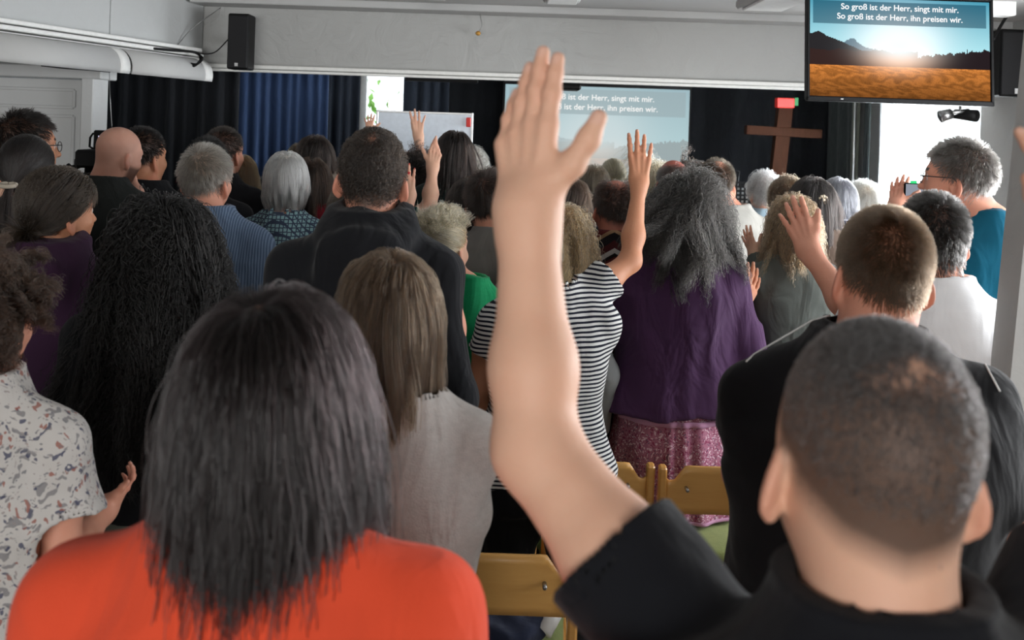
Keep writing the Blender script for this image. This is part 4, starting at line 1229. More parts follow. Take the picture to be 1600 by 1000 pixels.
# whiteboard
dwb = 7.6; a = W(590, 174, dwb); b = W(738, 178, dwb); ww = b[0] - a[0]; hb_ = 0.95
wbd = empty('whiteboard', ((a[0] + b[0]) / 2, dwb, 0), 'white whiteboard on a stand in front of the dark stage curtain', 'whiteboard')
zt = W(664, 176, dwb)[2]; M_WB = plain('whiteboard_surface', (214, 222, 232), 0.3)
bx('board', (0, 0, zt - hb_ / 2), (ww, 0.02, hb_), M_WB, wbd)
for s_ in (-1, 1): bx('frame', (s_ * ww / 2, 0, zt - hb_ / 2), (0.018, 0.03, hb_ + 0.02), M_METAL, wbd, 0.003)
for z_ in (zt, zt - hb_): bx('frame', (0, 0, z_), (ww, 0.03, 0.016), M_METAL, wbd, 0.003)
for s_ in (-1, 1): MB().tube([(s_ * ww * 0.42, 0.03, 0.0), (s_ * ww * 0.42, 0.03, zt - 0.1)], 0.015, 8).build('leg', M_METAL, wbd)
c = W(732, 191, dwb - 0.04); o = bx('board_eraser', c, (0.038, 0.03, 0.075), M_RED, bev=0.006); props(o, 'red eraser stuck to the upper right corner of the whiteboard', 'eraser')

# loudspeakers
def speaker(px, py0, py1, wpx, d, label):
    a = W(px, py0, d); b = W(px, py1, d); w_ = wpx * d / F; h_ = a[2] - b[2]
    e = empty('loudspeaker', ((a[0] + b[0]) / 2, d, (a[2] + b[2]) / 2), label, 'loudspeaker', None)
    bx('cabinet', (0, 0.07, 0), (w_, 0.15, h_), M_BLACK, e, 0.008); 
    bx('grille', (0, -0.008, -0.004), (w_ * 0.92, 0.012, h_ * 0.93), plain('speaker_grille', (26, 26, 28), 0.9), e, 0.004)
    bx('badge', (w_ * -0.02, -0.016, -h_ * 0.42), (w_ * 0.15, 0.004, w_ * 0.15), plain('badge_silver', (190, 190, 190), 0.4), e)
    bx('bracket', (0, 0.17, 0), (0.06, 0.1, 0.05), M_METAL, e)
    return e
speaker(372, 21, 108, 33, 5.72, 'tall narrow black loudspeaker on the left end of the header wall')
speaker(1590, 46, 151, 56, 5.3, 'black loudspeaker on the wall right of the television')
# little wooden knob on a thread
c0 = W(750, 22, 5.93); c1 = W(747, 52, 5.93)
kn = empty('pull_cord', c1, 'small yellow wooden knob hanging on a thin thread on the grey header wall', 'cord')
MB().tube([(0, 0, 0), (c0 - c1) * 0.4 + np.array((0.02, 0, 0.0)), c0 - c1], 0.0016, 5).build('thread', M_METAL, kn)
k_ = MB(); k_.tube([(0, 0, 0.014), (0, 0, 0.008), (0, 0, 0), (0, 0, -0.010), (0, 0, -0.014)], [0.005, 0.014, 0.017, 0.012, 0.004], 12); k_.build('knob', plain('knob_wood', (190, 140, 60), 0.5), kn)

# lamp rail on the side beam, lit from nothing: white reflectors
def on_beam(t, off=0.0, z=2.26): p = A + dirn * t - nl * off; return np.array((p[0], p[1], z))
rail = empty('lamp_rail', on_beam(0.0), 'long white ribbed lamp rail along the left side beam', 'light fitting')
r0_ = np.array(rail.location)
for k, (dz_, w_) in enumerate(((0.03, 0.05), (0.0, 0.07), (-0.03, 0.05))):
    MB().box((*(dirn * 3.2 - nl * (0.05 + 0.0)), dz_), (6.1, w_ + 0.04, 0.022), Rz, 0.004).build('profile', M_WHITE, rail)
def refl(t0, t1, lab):
    e = empty('strip_lamp', on_beam(t0, 0.06, 2.20), lab, 'lamp', 'reflector lamps on the side beam')
    o0 = np.array(e.location); G = []
    for i in range(9):
        a_ = math.radians(10 + 100 * i / 8); pt = -nl * (0.02 + 0.10 * math.sin(a_)); z_ = 0.035 - 0.10 * (1 - math.cos(a_)) * 1.0
        G.append([(*(pt), z_), (*(pt + dirn * (t1 - t0)), z_)])
    MB().sheet(np.array(G, float), 0.004).build('reflector', M_CEIL, e)
    G2 = [[(g[0][0] - dirn[0] * 0.08, g[0][1] - dirn[1] * 0.08, g[0][2] + 0.0), g[0]] for g in G]
    MB().sheet(np.array(G2, float), 0.006).build('end_cap', M_WHITE, e)
    MB().tube([(*(-nl * 0.03 - dirn * 0.02), -0.062), (*(-nl * 0.03 + dirn * (t1 - t0)), -0.062)], 0.012, 8).build('tube', M_WHITE, e)
    return e
refl(0.25, 0.95, 'grey curved strip lamp nearest the loudspeaker under the white rail')
refl(1.05, 1.95, 'grey curved strip lamp further left under the white rail')
def cable(name, pts, r, label, m=M_BLACK):
    P = [np.array(p) for p in pts]; out = []
    for i in range(len(P) - 1):
        p0, p1, p2, p3 = P[max(i - 1, 0)], P[i], P[i + 1], P[min(i + 2, len(P) - 1)]
        for t in np.linspace(0, 1, 7)[:-1]:
            out.append(0.5 * ((2 * p1) + (-p0 + p2) * t + (2 * p0 - 5 * p1 + 4 * p2 - p3) * t * t + (-p0 + 3 * p1 - 3 * p2 + p3) * t ** 3))
    out.append(P[-1]); o = MB().tube(out, r, 6).build(name, m); props(o, label, 'cable'); return o
cable('cable', [W(78, 54, 4.8), W(130, 61, 5.0), W(190, 70, 5.2), W(260, 78, 5.4), W(305, 82, 5.6), W(313, 93, 5.6), W(303, 103, 5.6), W(290, 101, 5.6)], 0.008, 'thick black cable looping over the end of the white lamp rail')
cable('cable', [W(300, 80, 5.62), W(316, 90, 5.6), W(308, 100, 5.6), W(293, 98, 5.6)], 0.006, 'second black cable loop at the end of the lamp rail')
cable('cable', [W(310, 84, 5.75), W(335, 82, 5.8), W(356, 62, 5.8)], 0.004, 'thin black cable from the lamp rail to the left loudspeaker')
cable('cable', [W(66, 101, 4.8), W(100, 105, 5.0), W(140, 108, 5.2), W(172, 111, 5.3)], 0.010, 'black cable lying along the top edge over the white door')
cable('cable', [W(171, 112, 5.4), W(172, 150, 5.5), W(175, 200, 5.5)], 0.002, 'thin pale cord hanging down before the black curtain', M_METAL)
cable('cable', [W(270, 80, 5.7), W(300, 45, 5.8), W(345, 12, 5.9)], 0.003, 'thin grey wire rising diagonally to the ceiling beside the left loudspeaker', M_METAL)
cable('cable', [W(1590, 5, 5.2), W(1570, 30, 5.1), W(1552, 62, 5.0)], 0.009, 'black cable coming from behind the television towards the right speaker')
# ceiling lamps
for px0, px1, py, lab in ((850, 912, 2, 'white ceiling lamp above the raised hand'), (1170, 1252, 0, 'white ceiling lamp just left of the television'), (620, 700, -14, 'white ceiling lamp near the middle of the ceiling')):
    a = W(px0, py, 4.9); b = W(px1, py, 4.9)
    e = empty('ceiling_lamp', ((a[0] + b[0]) / 2, 4.9, CZ - 0.03), lab, 'lamp', 'ceiling lamps')
    bx('lamp_housing', (0, -0.3, 0.0), (b[0] - a[0], 1.2, 0.05), M_CEIL, e, 0.012); bx('diffuser', (0, -0.3, -0.03), ((b[0] - a[0]) * 0.8, 1.1, 0.014), M_WHITE, e, 0.006)
c = W(1560, 12, 5.0); o = bx('junction_box', c, (0.14, 0.1, 0.09), M_WHITE, bev=0.006); props(o, 'white box on the ceiling right of the television', 'box')
# spotlight under the ceiling by the window
c = W(1500, 178, 5.4); sp = empty('spotlight', c, 'small dark spotlight hanging below the television before the bright window', 'spotlight')
MB().tube([(0.07, -0.05, -0.01), (0.0, 0.06, 0.0)], [0.034, 0.028], 16).build('lamp_head', M_BLACK, sp)
MB().tube([(-0.11, 0, -0.02), (-0.05, 0, 0.0)], [0.035, 0.03], 14).build('lamp_head', M_METAL, sp)
MB().tube([(-0.08, 0, 0.0), (0.05, 0, 0.02)], 0.012, 8).build('bar', M_METAL, sp); MB().tube([(0, 0, 0.02), (0, 0, CZ - c[2] - 0.02)], 0.008, 8).build('stem', M_METAL, sp)
# near post at the right edge
e0 = W(1600, 380, 2.35); e1 = W(1543, 950, 2.35)
sl_ = (e0[0] - e1[0]) / (e0[2] - e1[2]); x_at = lambda z: e1[0] + sl_ * (z - e1[2])
G = MB(); y0_, y1_ = 2.35, 2.45
V = []
for z_ in (0.0, CZ):
    for x_, y_ in ((x_at(z_), y0_), (x_at(z_) + 0.16, y0_), (x_at(z_) + 0.16, y1_), (x_at(z_), y1_)): V.append((x_, y_, z_))
G.add(V, [(0, 3, 2, 1), (4, 5, 6, 7), (0, 1, 5, 4), (1, 2, 6, 5), (2, 3, 7, 6), (3, 0, 4, 7)])
struct(G.build('trim_5', M_GREY))

# video camera on its stand
vc = empty('video_camera', W(140, 255, 4.1), 'black video camera with lit viewfinder on a stand beside the bald man', 'video camera')
c0 = np.array(vc.location)
def rel(px, py, dd=4.1): return W(px, py, dd) - c0
bx('camera_body', rel(152, 247), (0.10, 0.22, 0.075), M_BLACK, vc, 0.01)
bx('viewfinder', rel(157, 219), (0.05, 0.03, 0.085), M_BLACK, vc, 0.005)
bx('screen_glow', rel(159, 216) + np.array((0, -0.018, 0)), (0.014, 0.003, 0.022), solid_emit('viewfinder_light', (0.75, 0.7, 1.0), 1.2), vc)
MB().tube([rel(160, 208), rel(145, 209), rel(141, 215), rel(140, 229), rel(145, 232), rel(154, 234)], 0.005, 8).build('handle', M_BLACK, vc)
bx('focus_unit', rel(133, 253), (0.075, 0.06, 0.04), M_BLACK, vc, 0.01)
MB().tube([rel(108, 264), rel(118, 261), rel(135, 254)], 0.012, 8).build('control_arm', M_BLACK, vc); MB().tube([rel(104, 259), rel(112, 266)], 0.016, 8).build('grip', M_BLACK, vc)
MB().tube([rel(140, 262), np.array((0, 0, 0.9 - c0[2]))], 0.02, 10).build('stand_column', M_BLACK, vc)
for k in range(3):
    a_ = 2.1 * k + 0.4; MB().tube([np.array((0, 0, 0.92 - c0[2])), np.array((0.45 * math.cos(a_), 0.45 * math.sin(a_), 0.02 - c0[2]))], 0.014, 8).build('leg', M_BLACK, vc)

# music stand with a perforated desk
c = W(1150, 308, 6.6); ms = empty('music_stand', (c[0], c[1], 0), 'black music stand with punched holes beyond the man in light grey', 'music stand')
b = MB(); nx, nz = 10, 7; w_, h_ = 0.30, 0.20
for i in range(nx + 1): b.box(((-0.5 + i / nx) * w_, 0, c[2]), (0.014, 0.004, h_))
for j in range(nz + 1): b.box((0, 0, c[2] + (-0.5 + j / nz) * h_), (w_, 0.0045, 0.013))
b.build('desk', M_BLACK, ms)
bx('sheet_of_paper', (-0.02, 0.02, c[2] + 0.0), (0.22, 0.002, 0.15), M_WHITE, ms)
MB().tube([(0, 0.01, 0.1), (0, 0.01, c[2])], 0.011, 8).build('pole', M_BLACK, ms)
for k in range(3): MB().tube([(0, 0, 0.22), (0.28 * math.cos(2.1 * k), 0.28 * math.sin(2.1 * k), 0.01)], 0.008, 6).build('leg', M_BLACK, ms)
# microphone stand left of it and a keyboard edge on the stage
c = W(1150, 275, 6.9); mi = empty('microphone_stand', (c[0], c[1], 0), 'thin black microphone stand left of the wooden cross', 'microphone stand')
MB().tube([(0, 0, 0.02), (0, 0, 1.4), (0.02, 0, 1.62), (-0.1, 0, 1.62)], 0.008, 8).build('pole', M_BLACK, mi); MB().tube([(-0.08, 0, 1.62), (-0.16, 0, 1.60)], [0.012, 0.022], 10).build('microphone', M_METAL, mi)
MB().tube([(0, 0, 0.0), (0, 0, 0.02)], 0.14, 20).build('base', M_BLACK, mi)
c = W(402, 300, 6.2); kp = empty('loudspeaker', (c[0], c[1], 0), 'dark floor loudspeaker left of the white-haired woman by the blue curtain', 'loudspeaker')
bx('cabinet', (-0.03, 0.1, 0.75), (0.32, 0.28, 1.5), plain('dark_cabinet', (28, 30, 36), 0.7), kp, 0.01); bx('grille', (-0.03, -0.045, 0.75), (0.28, 0.012, 1.4), M_BLACK, kp)

# plant at the right
c = W(1578, 560, 2.75); pt = empty('potted_plant', (c[0] + 0.05, c[1], c[2] - 0.1), 'small green plant in a white pot at the right beside the teal shirt', 'plant')
b = MB(); b.tube([(0, 0, -0.06), (0, 0, 0.02), (0, 0, 0.05)], [0.035, 0.048, 0.05], 16); b.build('pot', M_WHITE, pt)
stp = [(0, 0, 0.05), (-0.02, 0, 0.12), (-0.01, 0, 0.18), (-0.04, 0, 0.22)]
MB().tube(stp, 0.003, 6).build('stem', LEAFM, pt)
r = np.random.default_rng(8)
lm = plain('bright_leaf', (150, 200, 60), 0.5)
for k in range(11):
    q = np.array(stp[1 + k % 3]) + r.normal(size=3) * 0.022; a_ = r.uniform(0, 6.28); u = np.array((math.cos(a_), 0.4, math.sin(a_) * 0.6)); u = nrm(u); v = nrm(np.cross(u, (0, 1, 0.3))); L_ = r.uniform(0.018, 0.03)
    nn = np.cross(u, v)
    MB().add([q, q + u * L_ * .4 + v * L_ * .45, q + u * L_ * .9 + v * L_ * .25, q + u * L_ * 1.2, q + u * L_ * .9 - v * L_ * .25, q + u * L_ * .4 - v * L_ * .45, q + u * L_ * .6 + nn * L_ * .15], [(0, 1, 6), (1, 2, 6), (2, 3, 6), (3, 4, 6), (4, 5, 6), (5, 0, 6)], True) if False else None
    m_ = MB(); m_.add([q, q + u * L_ * .4 + v * L_ * .45, q + u * L_ * .9 + v * L_ * .25, q + u * L_ * 1.2, q + u * L_ * .9 - v * L_ * .25, q + u * L_ * .4 - v * L_ * .45, q + u * L_ * .6 + nn * L_ * .15], [(0, 1, 6), (1, 2, 6), (2, 3, 6), (3, 4, 6), (4, 5, 6), (5, 0, 6)], True); m_.build('leaf', lm, pt)
sh_ = bx('window_shelf', (c[0] + 0.16, c[1] + 0.05, c[2] - 0.175), (0.5, 0.3, 0.03), M_WHITE, bev=0.005); props(sh_, 'white shelf under the small potted plant at the right', 'shelf')
for s_ in (-1, 1): bx('bracket', (0.0 + s_ * 0.2 + c[0] + 0.16, c[1] + 0.05, (c[2] - 0.19) / 2), (0.03, 0.28, c[2] - 0.19), M_WHITE, sh_)

# ------------------------------------------------------------------ chairs
def wood(name, c1, c2):
    t = NT(name); v = t.coord((1.0, 9.0, 9.0)); n = t.noise(v, 5.0, 5.0, 0.6, 0.8); g = t.noise(t.coord((2, 40, 40)), 6.0, 3.0)
    col = t.mix(n, lin(c1), lin(c2)); return t.out(col, 0.32, t.bump(g, 0.06, 0.002))
M_BEECH = wood('beech_veneer', (205, 150, 78), (222, 172, 100)); M_BEECHD = wood('beech_solid', (196, 140, 70), (214, 162, 92))
M_SEAT = cloth('green_upholstery', (128, 138, 84), 'melange', None, 0.1, 0.5)
def chair(loc, label, rz=0.0):
    e = empty('stacking_chair', loc, label, 'chair', 'wooden stacking chairs', rz)
    # backrest: bent plywood whose top dips to the posts on both sides
    nx_, nz_ = 24, 8; G = np.zeros((nz_, nx_, 3)); wB = 0.37
    for i in range(nx_):
        u = -1 + 2 * i / (nx_ - 1); au = abs(u)
        zt_ = 0.795 - 0.055 * np.clip((au - 0.62) / 0.25, 0, 1) ** 1 * (3 - 2 * np.clip((au - 0.62) / 0.25, 0, 1)) * np.clip((au - 0.62) / 0.25, 0, 1) - 0.004 * au + 0.012 * max(0, au - .93) / .07
        zb_ = 0.622 + 0.012 * (1 - u * u)
        for j in range(nz_):
            v_ = j / (nz_ - 1); z_ = zb_ + (zt_ - zb_) * v_
            G[j, i] = (u * wB / 2, -0.205 - 0.02 * (1 - u * u) - 0.10 * (z_ - 0.6) + 0.0, z_)
    MB().sheet(G, 0.012).build('backrest', M_BEECH, e)
    for sx in (-1, 1): MB().tube([(sx * 0.115, -0.262, 0.72), (sx * 0.115, -0.236, 0.72)], 0.006, 10).build('screw', M_METAL, e)
    for sx in (-1, 1):
        mb_ = MB()
        P = [(sx * 0.192, -0.30, 0.0), (sx * 0.192, -0.215, 0.30), (sx * 0.192, -0.195, 0.46), (sx * 0.192, -0.222, 0.78)]
        for (a_, b_) in zip(P, P[1:]):
            a_ = np.array(a_); b_ = np.array(b_); mid_ = (a_ + b_) / 2; L_ = np.linalg.norm(b_ - a_); an = math.atan2(-(b_[1] - a_[1]), b_[2] - a_[2])
            mb_.box(mid_, (0.026, 0.040, L_ + 0.012), rotx(an), 0.006)
        mb_.build('rear_post', M_BEECHD, e)
        mb_ = MB(); an = 0.06
        mb_.box((sx * 0.192, 0.185, 0.22), (0.026, 0.042, 0.445), rotx(-an), 0.006); mb_.build('front_leg', M_BEECHD, e)
        bx('side_rail', (sx * 0.192, 0.0, 0.405), (0.022, 0.38, 0.05), M_BEECHD, e, 0.005)
    bx('rear_rail', (0, -0.175, 0.405), (0.37, 0.02, 0.07), M_BEECH, e, 0.004); bx('front_rail', (0, 0.175, 0.405), (0.37, 0.02, 0.05), M_BEECH, e, 0.004)
    n = 14; G = np.zeros((n, n, 3)); 
    for i in range(n):
        for j in range(n):
            u = -1 + 2 * i / (n - 1); v_ = -1 + 2 * j / (n - 1)
            ww_ = 0.178 + 0.012 * v_; k_ = (1 - abs(u) ** 5) * (1 - abs(v_) ** 5)
            G[j, i] = (u * ww_, 0.015 + v_ * 0.19, 0.447 + 0.022 * k_ ** 0.5)
    s_ = MB().sheet(G, 0.03).build('seat_cushion', M_SEAT, e)
    bx('seat_board', (0, 0.01, 0.432), (0.385, 0.40, 0.012), M_BEECHD, e, 0.004)
    return e
def copy_tree(o, parent=None):
    c = o.copy(); COL.objects.link(c); c.parent = parent
    for ch in [x for x in o.children]: copy_tree(ch, c)
    return c
def chair_at(px, s_, label, rz=0.0, proto=None):
    dd = F / s_; w_ = W(px, 760, dd); loc = (w_[0], dd + 0.23, 0)
    if proto is None: return chair(loc, label, rz)
    c_ = copy_tree(proto); c_.location = loc; c_.rotation_euler = (0, 0, rz); c_['label'] = label; return c_
CH = chair_at(1126, 472, 'wooden chair with green seat, centre right, fully seen between black sleeve and black polo')
for px_, s_, lab, rz in ((786, 604, 'wooden chair at the bottom centre, backrest right behind the big raised forearm', 0.0),
                     (926, 470, 'wooden chair behind the floral skirt, left of the fully seen green seated chair', 0.0),
                     (764, 466, 'wooden chair mostly hidden behind the white sweater and black trousers', 0.02),
                     (80, 462, 'wooden chair at the left behind the floral blouse, only its back edge seen', 0.0),
                     (1432, 606, 'wooden chair at the bottom right behind the near man with grey hair', 0.03),
                     (930, 360, 'wooden chair between the striped top and the purple cardigan', 0.0)):
    chair_at(px_, s_, lab, rz, CH)
# bag on the near chair
sd = F / 604 + 0.2; c = W(775, 1010, sd)
bg = empty('folded_jacket', (c[0], sd, 0.475), 'crumpled navy jacket with a white cuff lying on the near chair seat', 'jacket')
def fj(P): return ell(P, (0, 0, 0.04), (0.16, 0.13, 0.055)) + wrinkle(P, 0.010, 5, 1.5, 2.0)
Vj, Qj = sdf_mesh(fj, (-.2, -.17, -.03), (.2, .17, .13), 0.008); mesh_np('cloth_bundle', Vj, Qj, cloth('navy_cloth', (40, 46, 66)), bg)
b = MB(); b.tube([(0.13, -0.06, 0.04), (0.16, -0.02, 0.075), (0.165, 0.04, 0.07)], 0.022, 12); b.build('white_cuff', M_WHITE, bg)
# ------------------------------------------------------------------ hair kinds
def H(kind, c, c2=None, **kw):
    base = dict(
        short=dict(n=5200, L=0.028, lvar=0.3, lift=0.22, seg=6, flow='whorl', grav=0.25, jit=0.2, frizz=0.10, vol=(0.001, 0.005), r=0.0007, clumps=260, clump=0.35, neck=1.0, topt=0.008),
        buzz=dict(n=9000, L=0.010, lvar=0.3, lift=0.8, seg=3, flow='whorl', grav=0.2, jit=0.2, frizz=0.05, vol=(0.001, 0.004), r=0.0005, clumps=80, clump=0.0, topt=0.004),
        medium=dict(n=5200, L=0.065, lvar=0.35, lift=0.35, seg=9, flow='whorl', grav=0.45, jit=0.22, frizz=0.12, vol=(0.002, 0.011), r=0.0007, clumps=120, clump=0.4, nape=-0.068, topt=0.016),
        bob=dict(n=5200, L=0.20, lvar=0.10, lift=0.05, seg=13, flow='part', grav=0.7, jit=0.05, frizz=0.025, vol=(0.002, 0.013), r=0.0007, clumps=120, clump=0.2, inward=0.25, topt=0.008, nape=-0.066),
        long=dict(n=5200, L=0.42, lvar=0.18, lift=0.03, seg=20, flow='part', grav=0.7, jit=0.06, frizz=0.04, vol=(0.002, 0.018), r=0.0008, clumps=120, clump=0.4, clump_dir=0.10, topt=0.007, nape=-0.064),
        curly=dict(n=5000, L=0.26, lvar=0.25, lift=0.3, seg=20, flow='part', grav=0.55, jit=0.3, frizz=0.14, vol=(0.001, 0.040), clump_dir=0.22, r=0.0008, clumps=160, clump=0.45, curl=0.010, cwl=0.035, topt=0.018),
        bun=dict(n=4200, L=0.20, lvar=0.1, lift=0.1, seg=13, flow='target', target=(0, -0.115, 0.0), tail=(0, -0.15, -1), tailspread=0.5, grav=0.1, jit=0.08, frizz=0.05, vol=(0.001, 0.008), r=0.0007, clumps=90, clump=0.3, topt=0.010),
    )[kind]
    d = dict(base); d.update(c=c, c2=c2); d.update(kw); return d
DKB = (52, 38, 30); DKB2 = (30, 22, 18); GREY = (150, 148, 144); GREYD = (70, 64, 58); MIDB = (110, 82, 58); LB = (160, 126, 84); BLK = (16, 14, 14)
def T(c, pat=None, c2=None, sleeve='short', mk=None, **kw):
    nm = kw.pop('mat', 'fabric'); fold = kw.pop('fold', 0.35); knit = kw.pop('knit', 0.15); rough = kw.pop('rough', 0.9)
    d = dict(m=cloth(nm, c, pat, c2, fold, knit, rough), sleeve=sleeve); d.update(kw); return d
BK = (20, 21, 25)
# stage lights-side far rows first --------------------------------------------------------------
person('woman with light blonde bun, far back before the projection screen', 959, 247, 260.3, fem=True, hair=H('bun', (235, 210, 160), (178, 148, 100), n=2600), top=T((60, 60, 70), sleeve='long'))
person('person with smooth grey-blond bob and navy top with lace collar, far back below the screen', 929, 260, 288.0, fem=True, sh=.38, hair=H('bob', (150, 132, 108), (110, 96, 80), n=3000, L=.13, inward=.1), top=T((58, 58, 82), grow=.016), skin=PALE)
person('woman with loose wavy blonde hair partly hidden behind the raised slim arm', 1020, 252, 275.6, fem=True, hair=H('curly', (232, 208, 165), (178, 150, 110), n=2800, L=.24, curl=.006), top=T((70, 66, 66), sleeve='long'))
person('person with dark curly hair just right of the bald man in black', 1078, 257, 258.0, fem=True, hyaw=25, hair=H('curly', (60, 46, 38), DKB2, n=2600, L=.16), top=T((225, 220, 205), sleeve='long'), skin=TAN)
person('bald man with a grey hair fringe and black jacket, far centre', 1053, 248, 294.6, sh=.44, skin=lin((190, 110, 95)), hair=H('short', (120, 112, 108), (80, 74, 70), n=2600, L=.022, bald=((0, 0.02, .085), (.078, .10, .085), .1)), top=T((36, 36, 40), sleeve='long', neck='high'), wide=1.08)
p37 = person('man in light grey t-shirt with dark hair and a thin crown', 1121, 249, 313.3, sh=.43, skin=PINK, hair=H('short', (84, 70, 56), (48, 40, 32), n=3800, L=.022, bald=((0.006, -0.045, .112), (.03, .035, .03), .6)), top=T((168, 166, 160), grow=.026, mat='grey_marl', wr=.008), bxp=1143,
    armR=dict(E=(1180, 395, .05), W=(1160, 385, .22), T=(1140, 372, .30), N=(-1, 0, .2)))
person('white-haired woman clapping in a pale blue shirt, in the window light', 1196, 268, 268.0, fem=True, skin=PALE, hyaw=-18, hair=H('medium', (222, 220, 216), (190, 188, 186), n=3200, L=.065, curl=.006), top=T((170, 195, 210), sleeve='long'),
    armL=dict(E=(1172, 375, .0), W=(1184, 328, .05), T=(1172, 294, .10), N=(.8, .4, 0), nail=(0.75, .15, .08), f=dict(ang=(14, 4, -4, -14)), th=(45, 0, .2)))
person('woman with messy blond-brown braid hair behind the hand raised at the right', 1231, 276, 291.3, fem=True, hair=H('medium', (135, 110, 85), (80, 62, 48), n=3200, L=.08, curl=.008), top=T((28, 30, 45)), bxp=1215)
person('woman with silver-grey bob and navy sailor hood with white lines', 1311, 279, 308.7, fem=True, sh=.38, skin=PINK, hair=H('bob', (165, 168, 180), (110, 112, 124), n=3600, L=.15, inward=.4), top=T((26, 34, 66), 'stripes', ((195, 200, 215), .030, .80), sleeve='long', neck='hood'))
person('person with white fluffy hair glowing beside the bright window, clapping', 1350, 283, 262.0, fem=True, skin=PALE, hair=H('medium', (235, 226, 205), (215, 205, 185), n=3200), top=T((225, 225, 225), sleeve='long'),
    armR=dict(E=(1388, 350, .0), W=(1372, 322, .08), T=(1371, 291, .12), N=(-.9, .3, 0)))
person('person with white-blond curls and blue collar right of the whiteboard', 740, 233, 255.0, fem=True, skin=PALE, hair=H('medium', (205, 198, 184), (150, 142, 130), n=3000, curl=.010, L=.07), top=T((45, 60, 120), sleeve='long'))
person('woman with long straight dark brown hair and green patterned blouse before the whiteboard', 711, 207, 294.2, fem=True, sh=.40, hair=H('long', (50, 34, 27), (28, 19, 16), n=4200, L=.30), top=T((26, 38, 36), 'floral', ((26, .20, (150, 160, 150), 1.0), (34, .14, (60, 95, 80), 1.0)), sleeve='long'))
person('person with dark curly hair half hidden behind the hoodie man, slim arm raised high', 652, 243, 277.9, fem=True, hair=H('curly', (45, 33, 28), DKB2, n=2600, L=.13), top=T((28, 40, 40)),
    armR=dict(E=(663, 318, .05), W=(654, 214, .1), T=(650, 168, .1), N=(0, 1, 0), S=(668, 330, 0), f=dict(ang=(10, 2, -3, -22)), th=(-0, 0, 0), fat=.95))
person('person hidden behind the hoodie man, only a small raised hand seen against the window', 590, 268, 255.0, fem=True, hair=H('short', DKB, n=1500), top=T((50, 50, 60)),
    armL=dict(E=(572, 300, .0), W=(577, 206, .05), T=(578, 175, .05), N=(0, 1, 0), f=dict(ang=(12, 4, -6, -20)), th=(48, 0, .2)))
person('woman with long dark hair and beige hoodie before the dark curtain', 492, 215, 297.7, fem=True, sh=.40, hair=H('long', (56, 40, 32), (32, 22, 18), n=4200, L=.24), top=T((150, 136, 124), sleeve='long', neck='hood'), bxp=502)
person('person with light brown hair seen just left of the long-haired woman in beige', 470, 226, 262.0, fem=True, hair=H('bob', (110, 92, 72), n=1800, L=.13), top=T((60, 60, 66)))
person('woman with blond bob and black jacket beside the blue curtain', 376, 243, 293.9, fem=True, hair=H('bob', (150, 112, 74), (104, 76, 50), n=3400, L=.18, inward=.1), top=T(BK, sleeve='long'), bxp=372)
person('tall man with short dark hair behind the grey-haired man in blue', 350, 200, 315.9, hyaw=22, hair=H('short', (44, 34, 28), n=3200, L=.02), top=T((30, 30, 34), sleeve='long'), skin=PINK)
person('person with dark hair hidden behind the grey-haired man, only the crown seen', 325, 216, 341.0, hair=H('short', BLK, n=2600), top=T((40, 40, 44)))
person('dark-haired man in black t-shirt looking right, beside the bald man', 222, 200, 368.8, sh=.43, hyaw=28, skin=TAN, hair=H('short', (26, 22, 22), n=3800, L=.018), top=T((24, 25, 28), grow=.022), bxp=235)
p10 = person('bald bearded man in dark grey t-shirt by the video camera', 193, 198, 403.5, sh=.46, hyaw=34, kh=.90, hpitch=-14, skin=lin((206, 158, 138)), hair=H('buzz', (70, 52, 44), n=0, L=.004, mask=.18), beard=(58, 38, 30), top=T((52, 56, 55), grow=.024, wr=.007), bxp=168,
    armR=dict(E=(222, 350, -.08), W=(212, 302, .12), T=(200, 268, .22), N=(-.6, -.6, 0)))
p9 = person('man with glasses and swept dark hair at the far left edge', 38, 175, 442.9, hyaw=48, skin=TAN, hair=H('short', (34, 28, 26), n=3600, L=.03), top=T((30, 30, 34)))
p8 = person('woman with dark brown ponytail in a pale hair tie at the far left', 42, 210, 492.3, fem=True, sh=.42, hair=H('bun', (50, 34, 28), (28, 20, 18), n=5000, L=.36, seg=20, target=(-.0, -.118, -.035), tail=(0, -.1, -1), tailspread=.12), top=T((30, 30, 33), sleeve='long'), bxp=12)
p16 = person('woman with smooth white bob and turquoise patterned sweater', 448, 238, 366.0, fem=True, sh=.36, skin=PINK, hair=H('bob', (238, 236, 226), (212, 208, 198), n=6500, L=.165, inward=.5, vol=(.002, .012)), top=T((70, 112, 122), 'fairisle', ((52, 88, 98), 1.30), 'long', ncut=-.004, neck='wide'))
person('woman with long brown hair in red top right behind the white-haired woman', 486, 250, 320.4, fem=True, hair=H('long', (82, 58, 42), (52, 36, 28), n=3600, L=.30), top=T((120, 26, 38)), bxp=492)
p12 = person('grey-haired man in light blue striped shirt', 322, 229, 426.0, sh=.44, hyaw=14, skin=PINK, hair=H('short', (160, 152, 140), (104, 98, 90), n=6500, L=.032), top=T((118, 138, 164), 'pinstripe', ((70, 88, 116), .0085), 'long', neck='polo', grow=.026, wr=.007), bxp=330,
    armR=dict(E=(402, 425, -.02), W=(372, 462, .18), T=(350, 455, .26), N=(-1, 0, .2)))
p19 = person('person with smooth grey-brown hair behind the hoodie man, bare arm up with red nail', 548, 285, 348.3, fem=True, hair=H('bob', (128, 114, 98), (92, 80, 68), n=4200, L=.24, inward=.0), top=T((160, 28, 60)), bxp=600,
    armR=dict(S=(640, 350, 0), E=(628, 372, .02), W=(640, 306, .1), T=(632, 250, .1), N=(0, 1, 0), nail=(.6, .01, .02), th=(-22, 0, 0), fat=1.0))
